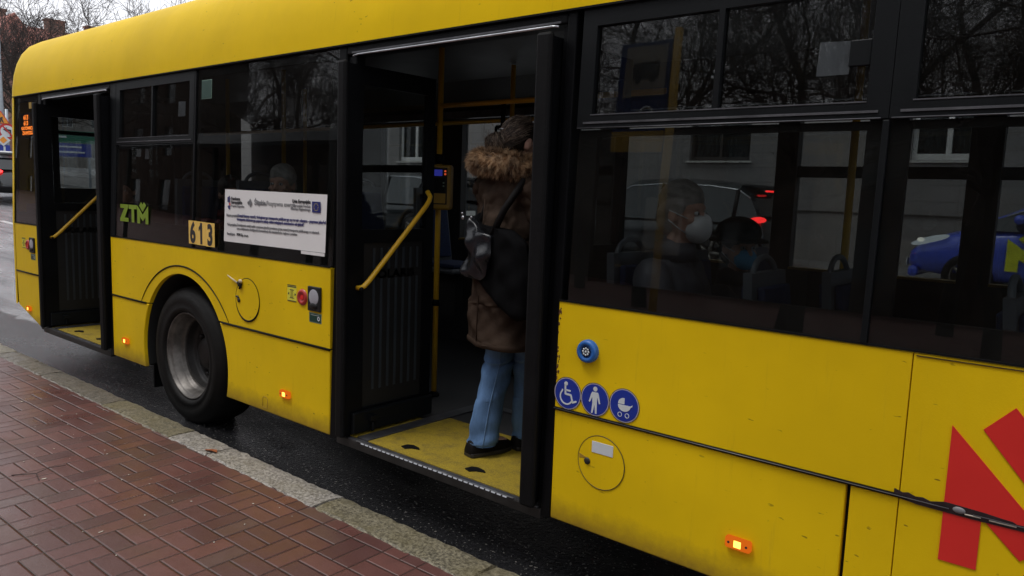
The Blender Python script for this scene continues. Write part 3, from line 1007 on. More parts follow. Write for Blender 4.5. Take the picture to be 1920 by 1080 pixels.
# ---- side doors: pillars, header, rail, leaves
def door(dx, k):
    T = lambda mb: mb.xf(lambda x, y, z: (x + dx, y, z))
    bus('door_pillar', T(MB().box(1.672, 1.735, -.002, .07, .30, ZA - .002).box(1.735, 1.80, .012, .07, .30, 2.31)), M['black_trim'], taper=True, bevel=.006)
    bus('door_pillar', T(MB().box(3.092, 3.120, .010, .07, .30, 2.31).box(3.120, 3.166, -.002, .07, .30, ZA + .001)), M['black_trim'], taper=True, bevel=.006)
    bus('door_header', T(MB().box(1.735, 3.120, -.001, .10, 2.315, ZA - .002)), M['black_trim'], taper=True, bevel=.008)
    mb = MB().tube([(1.80, -.010, 2.306), (1.84, -.014, 2.309), (3.055, -.014, 2.309), (3.085, -.010, 2.306)], .0055, 8)
    bus('drip_rail', T(mb), M['alu'], taper=True)
    bus('drip_rail', T(MB().box(1.78, 3.09, -.006, .02, 2.320, 2.328)), M['alu_dull'], taper=True)
    # sill
    s = bus('door_sill', T(MB().box(1.735, 3.12, -.004, .035, .285, .327)), M['hubdark'], bevel=.003)
    bus('sill_edge', T(MB().box(1.83, 3.02, .0, .03, .3275, .332).box(3.06, 3.10, .0, .10, .3275, .332)), M['alu_dull'], parent=s, bevel=.001)
    if dx == 0:
        mb = MB()
        for i in range(30): mb.box(1.94 + i * .0335, 1.94 + i * .0335 + .022, -.0055, -.001, .3245, .3305)
        T(mb)
        bus('step_light', mb, M['white_strip'], parent=s, label='row of bright slots along the middle door sill')
        bus('sill_edge', T(MB().box(1.90, 2.97, -.006, .004, .3315, .3345)), M['alu'], parent=s, bevel=.0008)
    # floor pad and ramp frame
    f = bus('ramp_plate', T(MB().box(1.95, 3.03, .036, .64, .328, .334)), M['pad'], bevel=.001, label='worn yellow floor pad inside the door')
    bus('ramp_frame', T(MB().box(1.86, 1.945, .036, 1.03, .328, .337).box(1.945, 3.06, .97, 1.03, .328, .337).box(3.032, 3.07, .036, .97, .328, .337)), M['alu_dull'], parent=f, bevel=.001)
    bus('floor_pad', T(MB().box(1.74, 1.857, .036, .52, .328, .333)), M['pad'])
    for hx in (2.19, 2.64):
        mb = MB().prism([(hx - .055, .07), (hx - .015, .058), (hx + .005, .085), (hx + .05, .10), (hx + .03, .115), (hx - .02, .125), (hx - .05, .11)], .334, .339)
        mb.xf(lambda x, y, z: (x, z + .03, y))
        bus('ramp_hinge', T(mb), M['rubber'], parent=f, label='dark worn hinge recess in the yellow floor pad')
    # folded leaves stand square to the side; local frame: s = distance into the bus, z
    def leaf(x, face):
        L = lambda mb: T(mb.xf(lambda a, b, c: (x + face * b, a, c)))
        fr = MB().grid_wall([-.012, .60], [.345, 2.265], -.018, .018, [(.085, .545, 1.43, 2.17), (.10, .53, .47, 1.36)])
        d = bus('door_leaf', L(fr), M['black_trim'], bevel=.004)
        bus('door_glass', L(MB().box(.08, .55, -.004, .004, 1.425, 2.175)), M['win_door'], parent=d)
        bus('lower_panel', L(MB().box(.095, .535, -.006, .006, .465, 1.365)), M['frit'], parent=d)
        bus('skirt', L(MB().box(.02, .60, .019, .045, .345, .462)), M['grey_frame'], parent=d, bevel=.008)
        bus('rubber_edge', L(MB().box(-.045, -.013, -.030 if face > 0 else -.036, .030 if face > 0 else .038, .335, 2.275)), M['rubber'], parent=d, bevel=.012)
        if face > 0:
            mb = MB()
            for i in range(7):
                a = .170 + i * .052
                mb.box(a, a + .016, .0065, .009, .56, 1.165)
                mb.box(a, a + .016, .0065, .009, 1.215, 1.33)
            bus('stripe', L(mb), M['stripe_grey'], parent=d)
            t = text('maker_name', 'SOLARIS', .062, M['stripe_grey'], d, (0, 0, 0), sx=1.25, bold=.0012)
            me = t.data
            mt = org(d)
            for v in me.vertices:
                lx, lz = v.co.x + mt.x, v.co.z + mt.z
                v.co = Vector((x + dx + .0085, .165 + lx * 1.05, 1.168 + lz)) - mt
            # grab rail
            pts = [(.055, .022, 1.128), (.058, .052, 1.130), (.070, .060, 1.140), (.10, .062, 1.165), (.50, .062, 1.560), (.525, .060, 1.590), (.54, .052, 1.612), (.545, .022, 1.640)]
            bus('grab_rail', L(MB().tube(pts, .0135, 12)), M['yellow_pole'], parent=d)
            bus('rail_bolt', L(MB().ell((.052, .060, 1.124), (.012, .012, .012), 10, 6)), M['rubber'], parent=d)
            bus('roller_bracket', L(MB().box(.115, .165, .045, .075, .405, .435).cap((.14, .06, .39), (.14, .06, .355), .010, .010, 8)), M['grey_frame'], parent=d, bevel=.004)
    leaf(1.80, 1)
    leaf(3.070, -1)


M['white_strip'] = emis('step_strip_light', (0.9, 0.92, 1.0), 0.35)
M['stripe_grey'] = mat('grey_glass_print', (0.022, 0.028, 0.034), 0.5)
for i_, dx in enumerate((0, -4.2, 5.38)): door(dx, i_)

# ---- floor, ceiling, far side
bus('floor', MB().box(-2.6, -.62, .04, 2.48, .316, .3275).box(-.62, .70, .97, 2.48, .316, .3275).box(.70, 5.30, .04, 2.48, .316, .3275).box(5.30, 6.62, .97, 2.48, .316, .3275).box(6.62, 8.6, .04, 2.48, .316, .3275), M['bus_floor'])
bus('ceiling', MB().grid_wall([-3.1, 8.7], [.50, 2.04], 0, .02, []).xf(lambda x, y, z: (x, z, 2.53 + y)), M['ceiling'])
mb = MB()
for y0, y1, s in ((.10, .50, 1), (2.44, 2.04, -1)):
    mb.add([(-3.1, y0, 2.33), (8.7, y0, 2.33), (8.7, y1, 2.53), (-3.1, y1, 2.53), (-3.1, y0, 2.36), (8.7, y0, 2.36), (8.7, y1, 2.56), (-3.1, y1, 2.56)],
           [(0, 1, 2, 3), (7, 6, 5, 4), (0, 4, 5, 1)])
bus('air_duct', mb, M['ceiling'])
mb = MB()
for x in (-.3, 1.2, 2.4, 3.9, 5.4): mb.lathe([(.0, .0), (.055, .0), (.06, .006), (.06, .02), (0, .02)], (x, .66, 2.512), 'z', 20, False)
bus('ceiling_speaker', mb, M['grey_frame'])
holes = [(-.83, -.25, 1.235, 2.27), (.255, 1.70, 1.235, 2.27), (1.83, 3.07, 1.235, 2.27), (3.205, 3.62, 1.235, 2.27), (3.835, 4.155, 1.235, 2.27), (4.315, 5.6, 1.235, 2.27), (5.75, 7.2, 1.235, 2.27), (7.3, 8.5, 1.235, 2.27)]
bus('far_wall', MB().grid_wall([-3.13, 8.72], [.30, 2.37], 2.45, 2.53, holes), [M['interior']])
bus('far_skin', MB().box(-3.12, 8.72, 2.534, 2.54, .31, 1.22), M['yellow'])
for h in holes:
    o = bus('far_window', MB().box(h[0], h[1], 2.50, 2.508, h[2], h[3]), M['win'])
    if h[0] in (-.83, 3.205, 3.835, 4.315, -1.80, -2.9):
        bus('glazing_bar', MB().box(h[0], h[1], 2.47, 2.52, 1.815, 1.885), M['black_trim'], parent=o)
    bus('window_ledge', MB().box(h[0], h[1], 2.435, 2.50, 1.228, 1.243), M['yellow_dim'], parent=o)
bus('ceiling_strip', MB().box(-3.0, 8.6, 2.36, 2.445, 2.28, 2.34), M['alu_dull'])

# ---- near side windows
def pane(x0, x1, z0, z1, fr, parent=None, label=None, y=.006):
    """glass with the black printed border behind it"""
    g_ = bus('window', MB().box(x0, x1, y, y + .005, z0, z1), M['win'], label=label, taper=True)
    l, r, b, t = fr
    bus('window_border', MB().grid_wall([x0, x1], [z0, z1], y + .0065, y + .03, [(x0 + l, x1 - r, z0 + b, z1 - t)]), M['frit'], parent=g_, taper=True)
    return g_


def slider(x0, x1, z0, z1, xd, g=.028):
    """top sliding window set in a raised dark grey frame"""
    fr = bus('sliding_window', MB().grid_wall([x0, x1], [z0, z1], -.004, .03, [(x0 + g * 2.2, xd - g * .35, z0 + g * 1.6, z1 - g * 2.3), (xd + g * .35, x1 - g * 2.2, z0 + g * 1.6, z1 - g * 2.3)]), M['grey_frame'], taper=True, bevel=.005)
    bus('pane', MB().box(x0 + g, x1 - g, .012, .017, z0 + g, z1 - g), M['win'], parent=fr, taper=True)
    bus('frame_rail', MB().box(x0 + g, x1 - g, -.008, -.003, z0 + g * .55, z0 + g * .8).box(x0 + g * 2, x1 - g * 2.2, -.006, -.002, z0 + g * 1.62, z0 + g * 1.75), M['alu_dull'], parent=fr, taper=True)
    return fr


pane(-3.128, -2.535, ZC + .004, ZA - .003, (.03, .05, .10, .05), label='narrow rear side window with the orange route display behind it')
bus('window_pillar', MB().box(-1.036, -.965, -.004, .05, ZC, ZA - .004), M['grey_frame'], taper=True, bevel=.006)
slider(-.962, .190, 1.902, ZA - .004, -.392)
o = pane(-.962, .190, ZC + .004, 1.898, (.04, .05, .13, .01))
bus('window_post', MB().box(.191, .209, -.003, .03, ZC + .003, ZA - .004), M['black_trim'], taper=True)
pane(.210, 1.670, ZC + .004, ZA - .004, (.03, .07, .13, .05), label='large undivided window with the white notice stuck on it')
slider(3.200, 4.330, 1.905, ZA - .004, 3.772, .030)
slider(4.332, 5.46, 1.905, ZA - .004, 4.92, .030)
for a, b in ((3.205, 4.314), (4.336, 5.46), (5.48, 6.9)):
    pane(a, b, ZC + .004, 1.898, (.085 if a < 4 else .055, .045, .085, .025))
bus('window_post', MB().box(4.3155, 4.3345, -.006, .02, ZC + .003, 1.90), M['grey_frame'], taper=True, bevel=.003)
bus('window_post', MB().box(5.461, 5.479, -.006, .02, ZC + .003, 1.90), M['grey_frame'], taper=True)
slider(5.48, 7.03, 1.905, ZA - .004, 6.2, .030)
bus('window_post', MB().box(6.9, 7.05, -.003, .03, ZC + .003, 1.904), M['grey_frame'], taper=True)
pane(8.545, 8.72, ZC + .004, ZA - .003, (.02, .02, .1, .05))
bus('top_strip', MB().box(-3.12, 8.72, .028, .05, ZA - .004, ZA + .004), M['rubber'])
mb = MB()
for a, b in ((3.205, 4.31), (4.34, 5.45)): mb.tube([(a, -.0095, 1.905), (b, -.0095, 1.905)], .0022, 6)
bus('window_seal', mb, M['alu_dull'], taper=True)
for a, b in ((-3.1, -2.54), (-1.03, 1.668), (3.17, 7.04)): bus('waist_seal', MB().box(a, b, -.004, .004, ZC - .002, ZC + .005), M['rubber'])
bus('scuff_strip', MB().box(4.475, 5.1, -.0035, -.0005, ZC - .0125, ZC - .0105), M['dirt'])
# latch and white sheets on the sliding windows
def yy(z): return 0.04 * max(0, z - 1.223)
bus('window_latch', MB().box(4.197, 4.262, .004, .011, 2.065, 2.145), M['grey_frame'], taper=True, bevel=.004)
def sheet(name, x0, x1, z0, z1, m, label=None, y=.018):
    return bus(name, MB().add([(x0, y + yy(z0), z0), (x1, y + yy(z0), z0), (x1, y + yy(z1), z1 - .004), (x0 + .004, y + yy(z1), z1)], [(0, 1, 2, 3), (3, 2, 1, 0)]), m, label=label)
sheet('paper_sheet', 4.098, 4.197, 2.045, 2.150, M['paper'], 'square white paper stuck inside the right sliding window', y=.0185)
sheet('paper_sheet', -.063, .034, 2.077, 2.175, M['paper'], 'white paper stuck in the left sliding window', y=.0185)
sheet('paper_sheet', -.575, -.515, 1.80, 1.875, M['paper'], 'small white paper in the lower left window', y=.0375)
gs = bus('exit_sticker', MB().box(.268, .392, .0035, .0055, 2.17, 2.288), M['pale_green'], taper=True, bevel=.02, label='dark green emergency exit sticker at the window top')
bus('sticker_face', MB().box(.272, .388, .0022, .0034, 2.174, 2.284), M['green_plastic'], parent=gs, taper=True)

# ---- wheels
def wheel(x, label):
    o = empty('wheel', (x, .30, .462), None, None)
    o.parent = BUS
    o.location = Vector((x, .30, .462)) - org(BUS)
    c = (x, 0, .462)
    mb = MB().lathe([(.300, .075), (.312, .048), (.34, .040), (.345, .0445), (.375, .036), (.415, .036), (.42, .041), (.443, .050), (.466, .072), (.476, .10), (.478, .30), (.466, .335), (.42, .36), (.30, .34)], c, n=72)
    mb2 = MB()
    mk('tyre', mb, M['tyre'], o)
    mb = MB().lathe([(.303, .066), (.297, .058), (.290, .064), (.287, .078), (.279, .084), (.272, .092), (.262, .135), (.255, .150), (.246, .156), (.243, .166), (.244, .178)], c, n=72, close=False)
    mb.mi = 1
    mb.lathe([(.244, .178), (.236, .215), (.228, .232), (.217, .236), (.213, .246)], c, n=72, close=False)  # inner barrel in the darker hub steel
    mk('rim', mb, [M['steel'], M['hubdark']], o)
    mb = MB().lathe([(.216, .246), (.20, .252), (.175, .262), (.150, .256), (.128, .25), (.118, .215), (.10, .185), (.06, .175), (.0, .175)], c, n=60, close=False)
    for k in range(10):
        t = 2 * PI * k / 10
        mb.lathe([(0, .222), (.012, .222), (.0155, .228), (.0155, .26)], (x + .168 * math.cos(t), 0, .462 + .168 * math.sin(t)), n=6, close=False)
        t += .31
        mb.lathe([(0, .2525), (.018, .252), (.022, .2485)], (x + .206 * math.cos(t), 0, .462 + .206 * math.sin(t)), n=10, close=False)
    mk('hub', mb, M['hubdark'], o)
    if label: o['label'] = label
wheel(0.0, 'wheel with deep dished grey rim and wet black tyre')
wheel(5.95, None)
bus('mudflap', MB().box(-.60, -.585, .10, .50, .12, .42), M['rubber'])
bus('hose', MB().tube([(-.44, .16, .42), (-.46, .15, .36), (-.43, .16, .31), (-.45, .18, .28)], .012, 8), M['hubdark'])

# ---- marker lamps
for x, z in ((-2.800, .452), (-.805, .455), (1.262, .457), (3.985, .467)):
    mb = MB().prism([(x - .046, z - .016), (x - .040, z - .021), (x + .040, z - .021), (x + .046, z - .016), (x + .046, z + .016), (x + .040, z + .021), (x - .040, z + .021), (x - .046, z + .016)], -.018, .001)
    ml = bus('marker_light', mb, M['amber'], bevel=.004)
    bus('lamp_glow', MB().box(x - .013, x + .013, -.0205, -.0175, z - .012, z + .012), M['amber_core'], parent=ml, bevel=.002)
    bus('screw', MB().disc((x - .032, z), .0045, -.0195, -.0175, 10).disc((x + .032, z), .0045, -.0195, -.0175, 10), M['ink'], parent=ml)

# ---- door buttons near the rear and middle doors
def controls(dx):
    T = lambda mb: mb.xf(lambda x, y, z: (x + dx, y, z))
    l_ = bus('door_label', T(MB().box(1.275, 1.362, -.0015, .001, 1.002, 1.092)), M['label_yellow'], label='bright yellow door symbol label', bevel=.001)
    mb = MB()
    for z in (1.090, 1.082, 1.002): mb.box(1.277, 1.360, -.0026, -.0013, z, z + .0045)
    mb.box(1.300, 1.340, -.0026, -.0013, 1.066, 1.069).box(1.300, 1.340, -.0026, -.0013, 1.020, 1.023)
    mb.box(1.309, 1.3115, -.0026, -.0013, 1.023, 1.066).box(1.328, 1.3305, -.0026, -.0013, 1.023, 1.066).box(1.3185, 1.3205, -.0026, -.0013, 1.023, 1.066)
    mb.prism([(1.281, 1.044), (1.293, 1.052), (1.293, 1.036)], -.0026, -.0013).prism([(1.358, 1.044), (1.346, 1.036), (1.346, 1.052)], -.0026, -.0013)
    bus('door_symbol', T(mb), M['ink'], parent=l_)
    b_ = bus('stop_button', T(MB().lathe([(0, -.003), (.020, -.003), (.024, -.008), (.032, -.011), (.040, -.009), (.046, 0)], (1.418, 0, 1.036), n=32, close=False)), M['red_plastic'], label='round red emergency door button')
    bus('button_face', T(MB().disc((1.418, 1.036), .014, -.0055, -.0025, 20)), M['red_vinyl'], parent=b_)
    s_ = bus('door_sensor', T(MB().box(1.478, 1.594, -.012, .001, .972, 1.108)), M['frit'], bevel=.020, seg=4, label='black framed door sensor')
    bus('sensor_dome', T(MB().ell((1.536, -.009, 1.050), (.048, .007, .048), 24, 12)), M['grey_plastic'], parent=s_)
    bus('sensor_eye', T(MB().ell((1.536, -.014, 1.003), (.034, .006, .016), 16, 8)), M['frit'], parent=s_)
    g_ = bus('green_sticker', T(MB().box(1.482, 1.592, -.0015, .001, .908, .962)), M['pale_green'], label='small dark green sticker under the sensor', bevel=.004)
    bus('sticker_face', T(MB().box(1.487, 1.587, -.0028, -.0012, .914, .956)), M['green_plastic'], parent=g_)
    bus('sticker_mark', T(MB().lathe([(.006, -.0035), (.009, -.004), (.012, -.0035)], (1.570, 0, .934), n=16, close=False).box(1.50, 1.575, -.0036, -.0027, .9495, .9515)), M['sign_white'], parent=g_)
controls(0)
controls(-4.2)

# ---- filler cap with broken latch, and the round flap on the right
def ringpts(cx, cz, r, a0=0, a1=360, n=60, y=-.002): return [(cx + r * math.cos(R(a0 + (a1 - a0) * i / n)), y, cz + r * math.sin(R(a0 + (a1 - a0) * i / n))) for i in range(n + 1)]
o = bus('filler_flap', MB().disc((.862, .957), .126, -.0035, -.0005, 60), M['yellow'], label='round filler flap hanging slightly open beside the wheel arch')
bus('flap_gap', MB().tube(ringpts(.862, .957, .129, -115, 250), [.0022 + .0042 * max(0, math.sin(R(-(-115 + 365 * i / 60)))) for i in range(61)], 6), M['rubber'], parent=o)
bus('flap_hinge', MB().cap((.775, -.010, 1.052), (.800, -.012, 1.030), .010, .008, 8).cap((.79, -.012, 1.02), (.808, -.012, 1.045), .006, .006, 8), M['rubber'], parent=o)
bus('broken_latch', MB().cap((.668, -.018, 1.088), (.760, -.010, 1.052), .0035, .006, 8).ell((.800, -.012, 1.065), (.020, .008, .012), 10, 6), M['cable_white'], parent=o)
bus('flap_lock', MB().ell((.772, -.006, .945), (.014, .008, .014), 14, 8).tube([(.742, -.005, .965), (.760, -.007, .968), (.772, -.006, .955)], .006, 8), M['hubdark'], parent=o)
bus('jacking_mark', MB().tube([(1.02, -.001, .335), (1.02, -.001, .385), (1.03, -.001, .395), (1.06, -.001, .395), (1.07, -.001, .385), (1.07, -.001, .335), (1.06, -.001, .327), (1.03, -.001, .327), (1.02, -.001, .335)], .0013, 5), M['yellow_dim'])
o = bus('round_flap', MB().disc((3.406, .605), .1065, -.0025, -.0005, 60), M['yellow'], label='flush round service flap with a blank white label')
bus('flap_gap', MB().tube(ringpts(3.406, .605, .1075), .0016, 6), M['hubdark'], parent=o)
bus('blank_label', MB().box(3.362, 3.460, -.0045, -.0025, .640, .686), M['sign_white'], parent=o, bevel=.001)
bus('flap_lock', MB().ell((3.343, -.004, .598), (.0145, .007, .0145), 16, 8), M['hubdark'], parent=o)
bus('finger_notch', MB().prism([(3.302, .622), (3.345, .610), (3.305, .603)], -.0035, -.0024), M['yellow_dim'], parent=o)
o = bus('assistance_button', MB().lathe([(0, -.020), (.022, -.020), (.024, -.014), (.028, -.026), (.042, -.024), (.046, -.012), (.046, .001)], (3.324, 0, 1.040), n=40, close=False), M['blue_plastic'], label='round blue passenger request button')
mb = MB().lathe([(0, -.0225), (.021, -.0215)], (3.324, 0, 1.040), n=24, close=False)
bus('button_face', mb, M['grey_frame'], parent=o)
mb = MB()
for k in range(8):
    t = 2 * PI * k / 8
    mb.ell((3.324 + .013 * math.cos(t), -.023, 1.040 + .013 * math.sin(t)), (.0045, .002, .0045), 8, 5)
mb.ell((3.324, -.023, 1.040), (.005, .002, .005), 8, 5)
bus('button_emblem', mb, M['sign_white'], parent=o)

# ---- blue pictogram discs
def disc_sign(cx, cz, label, fn):
    o = bus('pictogram_disc', MB().disc((cx, cz), .0655, -.002, -.0003, 56), M['ring_rim'], label=label)
    bus('disc_outline', MB().tube(ringpts(cx, cz, .0660), .0011, 5), M['dirt'], parent=o)
    bus('disc_face', MB().disc((cx, cz), .0610, -.0032, -.0018, 56), M['sign_blue'], parent=o)
    mb = MB()
    fn(mb, lambda a, b: (cx + a, cz + b))
    bus('symbol', mb, M['sign_white'], parent=o)
def strip(mb, pts, w, P, y0=-.0045, y1=-.003):
    for (a, b), (c, d) in zip(pts[:-1], pts[1:]):
        L_ = math.hypot(c - a, d - b); nx, nz = -(d - b) / L_ * w / 2, (c - a) / L_ * w / 2
        mb.prism([P(a + nx, b + nz), P(c + nx, d + nz), P(c - nx, d - nz), P(a - nx, b - nz)], y0, y1)
        mb.disc(P(c, d), w / 2 * .98, y0 - .00003, y1, 10)
def wheelchair(mb, P):
    mb.disc(P(-.008, .040), .0085, -.0045, -.003, 20)
    strip(mb, [(-.011, .034), (-.009, -.002), (.018, -.004), (.027, -.032), (.043, -.026)], .0078, P)
    strip(mb, [(-.009, .014), (.013, .013)], .007, P)
    strip(mb, [(-.024 + 0, .014)] + [(-.004 + .030 * math.cos(R(a)), -.014 + .030 * math.sin(R(a))) for a in range(135, 341, 12)], .0062, P)
def walker(mb, P):
    mb.disc(P(.001, .043), .0095, -.0045, -.003, 20)
    mb.prism([P(*p) for p in ((-.013, .030), (.014, .030), (.018, .022), (.027, -.012), (.021, -.014), (.012, .012), (.011, -.014), (.012, -.055), (.005, -.055), (.0005, -.018), (-.007, -.055), (-.014, -.055), (-.010, -.014), (-.011, .010), (-.022, -.013), (-.027, -.010), (-.018, .020))], -.0045, -.003)
def pram(mb, P):
    hood = [P(.002, .006), P(.002, .030)] + [P(-.002 + .024 * math.cos(R(a)), .006 + .024 * math.sin(R(a))) for a in range(90, 181, 10)]
    mb.prism(hood, -.0045, -.003)
    body = [P(-.026, .003), P(.028, .003), P(.038, .010), P(.036, .002)] + [P(.002 + .028 * math.cos(R(a)), .002 - .024 * math.sin(R(a))) for a in range(10, 171, 10)]
    mb.prism(body, -.0045, -.003)
    for cx in (-.016, .016):
        strip(mb, [(cx + .0085 * math.cos(R(a)), -.036 + .0085 * math.sin(R(a))) for a in range(0, 361, 30)], .0024, P)
disc_sign(3.232, .851, 'left blue disc with white wheelchair symbol', wheelchair)
disc_sign(3.364, .852, 'middle blue disc with white walking person symbol', walker)
disc_sign(3.497, .855, 'right blue disc with white pram symbol', pram)

# ---- lettering: 613, ZTM, the notice, the large red mark
for k, ch in enumerate('613'):
    x0 = .171 + k * .1085
    z1 = 1.400 - k * .002
    o = bus('number_plate', MB().box(x0, x0 + .1065, -.0062, -.0042, 1.250 - k * .002, z1), M['number_yellow'], label='yellow number tile reading ' + ch)
    t = text('digit', ch, .180, M['ink'], o, (x0 + .053, -.0070, 1.263 - k * .002), sx=.78, bold=.0066, depth=.0006, ax='CENTER')
    if ch == '1': bus('digit_flag', MB().prism([(x0 + .052, 1.388), (x0 + .052, 1.362), (x0 + .022, 1.338), (x0 + .022, 1.360)], -.0078, -.0064), M['ink'], parent=o)
def mark_m(mb, P, y0, y1, h=True):
    mb.prism([P(*p) for p in ((0, 1), (0, 0), (.245, 0), (.245, .385), (.50, .15), (.755, .385), (.755, 0), (1, 0), (1, 1), (.50, .50))], y0, y1)
    if h: mb.prism([P(*p) for p in ((.195, 1.01), (.375, 1.20), (.50, 1.06), (.625, 1.20), (.805, 1.01), (.50, .665))], y0, y1)
mb = MB()
mark_m(mb, lambda a, b: (4.585 + a * .392, .620 + b * .406), -.0035, -.0012)
bus('route_emblem', mb, M['red_vinyl'], label='large red angular letter M with a notched point above')
mb = MB()
Z0, Z1 = 1.345, 1.470
mb.prism([(-.862, Z1), (-.735, Z1), (-.735, Z1 - .020), (-.795, Z0 + .028), (-.735, Z0 + .028), (-.735, Z0), (-.870, Z0), (-.870, Z0 + .018), (-.800, Z1 - .028), (-.862, Z1 - .028)], .006, .0085)
mb.prism([(-.725, Z1), (-.598, Z1), (-.598, Z1 - .030), (-.642, Z1 - .030), (-.642, Z0), (-.681, Z0), (-.681, Z1 - .030), (-.725, Z1 - .030)], .006, .0085)
mark_m(mb, lambda a, b: (-.590 + a * .168, Z0 - .003 + b * .126), .006, .0085)
bus('operator_letters', mb.xf(lambda x, y, z: (x, y - .002, z)), M['lime'], label='lime green angular letters ZTM on the dark window')

nb = bus('notice_sheet', MB().add([(.585, .006, 1.292), (1.612, .006, 1.295), (1.618, .014, 1.605), (.592, .014, 1.611)], [(0, 1, 2, 3), (3, 2, 1, 0)]), M['white'], label='white information notice with logos and small print')
bus('tape_piece', MB().box(1.40, 1.612, .002, .0035, 1.276, 1.293), M['white'], parent=nb)
def nt(s, x, z, size, m, b=0.0004, sx=1.0, ax='LEFT'):
    text('printed_line', s, size, m, nb, (x, .0035 + (z - 1.29) * .026, z), sx=sx, bold=b, depth=.0004, ax=ax)
def NB(): return MB()
mb = MB().prism([(.628, 1.562), (.655, 1.572), (.655, 1.530), (.628, 1.535)], .0048, .006).prism([(.628, 1.510), (.655, 1.515), (.655, 1.488), (.636, 1.494)], .0048, .006)
bus('funds_logo', mb.xf(lambda x, y, z: (x, y + .003, z)), M['ink_blue'], parent=nb)
bus('funds_logo', MB().prism([(.646, 1.528), (.658, 1.530), (.658, 1.512), (.646, 1.518)], .0078, .009), M['red_vinyl'], parent=nb)
nt('Fundusze', .668, 1.548, .026, M['ink'], .001)
nt('Europejskie', .668, 1.526, .026, M['ink'], .001)
nt('Program Regionalny', .668, 1.507, .018, M['ink_grey'])
bus('region_logo', MB().prism([(.862, 1.537), (.882, 1.562), (.902, 1.537), (.882, 1.512)], .0072, .0085).prism([(.850, 1.537), (.862, 1.548), (.866, 1.537), (.862, 1.524)], .0072, .0085), M['ink_grey'], parent=nb)
nt('Śląskie.', .922, 1.528, .040, M['ink_grey'], .0012)
nt('Pozytywna energia', 1.050, 1.528, .038, M['ink_grey'], .0001)
nt('Unia Europejska', 1.475, 1.553, .026, M['ink'], .001, ax='RIGHT')
nt('Europejski Fundusz', 1.475, 1.531, .020, M['ink_grey'], ax='RIGHT')
nt('Rozwoju Regionalnego', 1.475, 1.513, .020, M['ink_grey'], ax='RIGHT')
bus('flag_print', MB().box(1.492, 1.566, .0072, .0085, 1.507, 1.565), M['eu_blue'], parent=nb)
mb = MB()
for k in range(12): mb.disc((1.529 + .019 * math.cos(k * PI / 6), 1.536 + .019 * math.sin(k * PI / 6)), .0024, .0062, .0071, 6)
bus('flag_stars', mb, M['eu_gold'], parent=nb)
nt('Nazwa projektu', .615, 1.448, .021, M['ink_grey'], .0008)
nt('„Kompleksowy rozwój ekologicznego transportu publicznego na terenie obszaru - poprawa jakości', .735, 1.450, .0218, M['ink_blue'], .0011)
nt('transportu zbiorowego poprzez zakup niskoemisyjnych autobusów miejskich”', .735, 1.428, .0218, M['ink_blue'], .0011)
nt('Cel projektu', .625, 1.392, .021, M['ink_grey'], .0008)
nt('Zmniejszenie emisji spalin i poprawa jakości powietrza przez rozwój transportu publicznego w miastach', .735, 1.394, .0195, M['ink_grey'], .0006)
nt('oraz zwiększenie dostępności komunikacji dla mieszkańców regionu i powiatu', .735, 1.373, .0195, M['ink_grey'], .0006)
nt('Beneficjent', .625, 1.335, .020, M['ink_grey'], .0008)
nt('PKM Sp. z o.o.', .735, 1.335, .022, M['ink'], .0008)

# ---- orange route display behind the rear window
d = bus('route_display', MB().box(-3.06, -2.60, .055, .115, 2.00, 2.215), M['frit'], label='dark display box with orange dot lettering', bevel=.004)
bus('display_rim', MB().box(-3.06, -2.60, .050, .054, 1.985, 1.999), M['alu_dull'], parent=d)
for s_, x, z, sz in (('613', -2.93, 2.155, .058), ('613', -2.93, 2.105, .055), ('KATOWICE', -2.99, 2.065, .040), ('ZAWODZIE', -2.97, 2.022, .044)):
    text('display_line', s_, sz, M['led'], d, (x, .053, z), sx=1.35, bold=.001, depth=.0003)
bus('ticket_sticker', MB().box(-2.76, -2.70, .045, .047, 2.245, 2.30), M['stop_yellow'])

# ---- interior: poles, validator, rails, seats
PX, PY = 1.52, .93
p_ = bus('grab_pole', MB().tube([(PX, PY, .33), (PX, PY, 2.52)], .0175, 14), M['yellow_pole'], label='yellow pole carrying the ticket validator')
for pf, pz_ in (([(.0175, -.03), (.030, -.025), (.030, .025), (.0175, .03)], 1.845), ([(.0175, -.02), (.026, -.02), (.026, .02), (.0175, .02)], .94), ([(.0175, .0), (.036, .0), (.036, .012), (.0175, .03)], .33)):
    bus('pole_clamp', MB().lathe(pf, (PX, PY, pz_), 'z', 16), M['rubber'], parent=p_)
def rot_box(mb, s0, a, cx, cy):
    ca, sa = math.cos(a), math.sin(a)
    mb.xf(lambda x, y, z: (cx + x * ca - y * sa, cy + x * sa + y * ca, z), s0)
VA = R(33)
vc = (PX + .045, PY - .045)
mb = MB().box(-.085, .085, -.05, .05, 1.532, 1.808); rot_box(mb, 0, VA, *vc)
v_ = bus('ticket_validator', mb, M['yellow_dim'], label='yellow ticket validator with small blue screen', bevel=.018, seg=4)
def vpart(name, m, *bx):
    mb = MB()
    for b in bx: mb.box(*b)
    rot_box(mb, 0, VA, *vc)
    bus(name, mb, m, parent=v_)
vpart('front_plate', M['frit'], (-.064, .064, -.0535, -.049, 1.565, 1.788))
vpart('screen', M['blue_lcd'], (-.034, .034, -.0555, -.0532, 1.738, 1.776))
vpart('indicator', M['red_led'], (-.058, -.046, -.0555, -.0532, 1.762, 1.773), (-.058, -.046, -.0555, -.0532, 1.744, 1.755), (.046, .058, -.0555, -.0532, 1.762, 1.773), (.046, .058, -.0555, -.0532, 1.744, 1.755))
vpart('reader_area', M['grey_frame'], (-.052, .052, -.0555, -.0532, 1.638, 1.725))
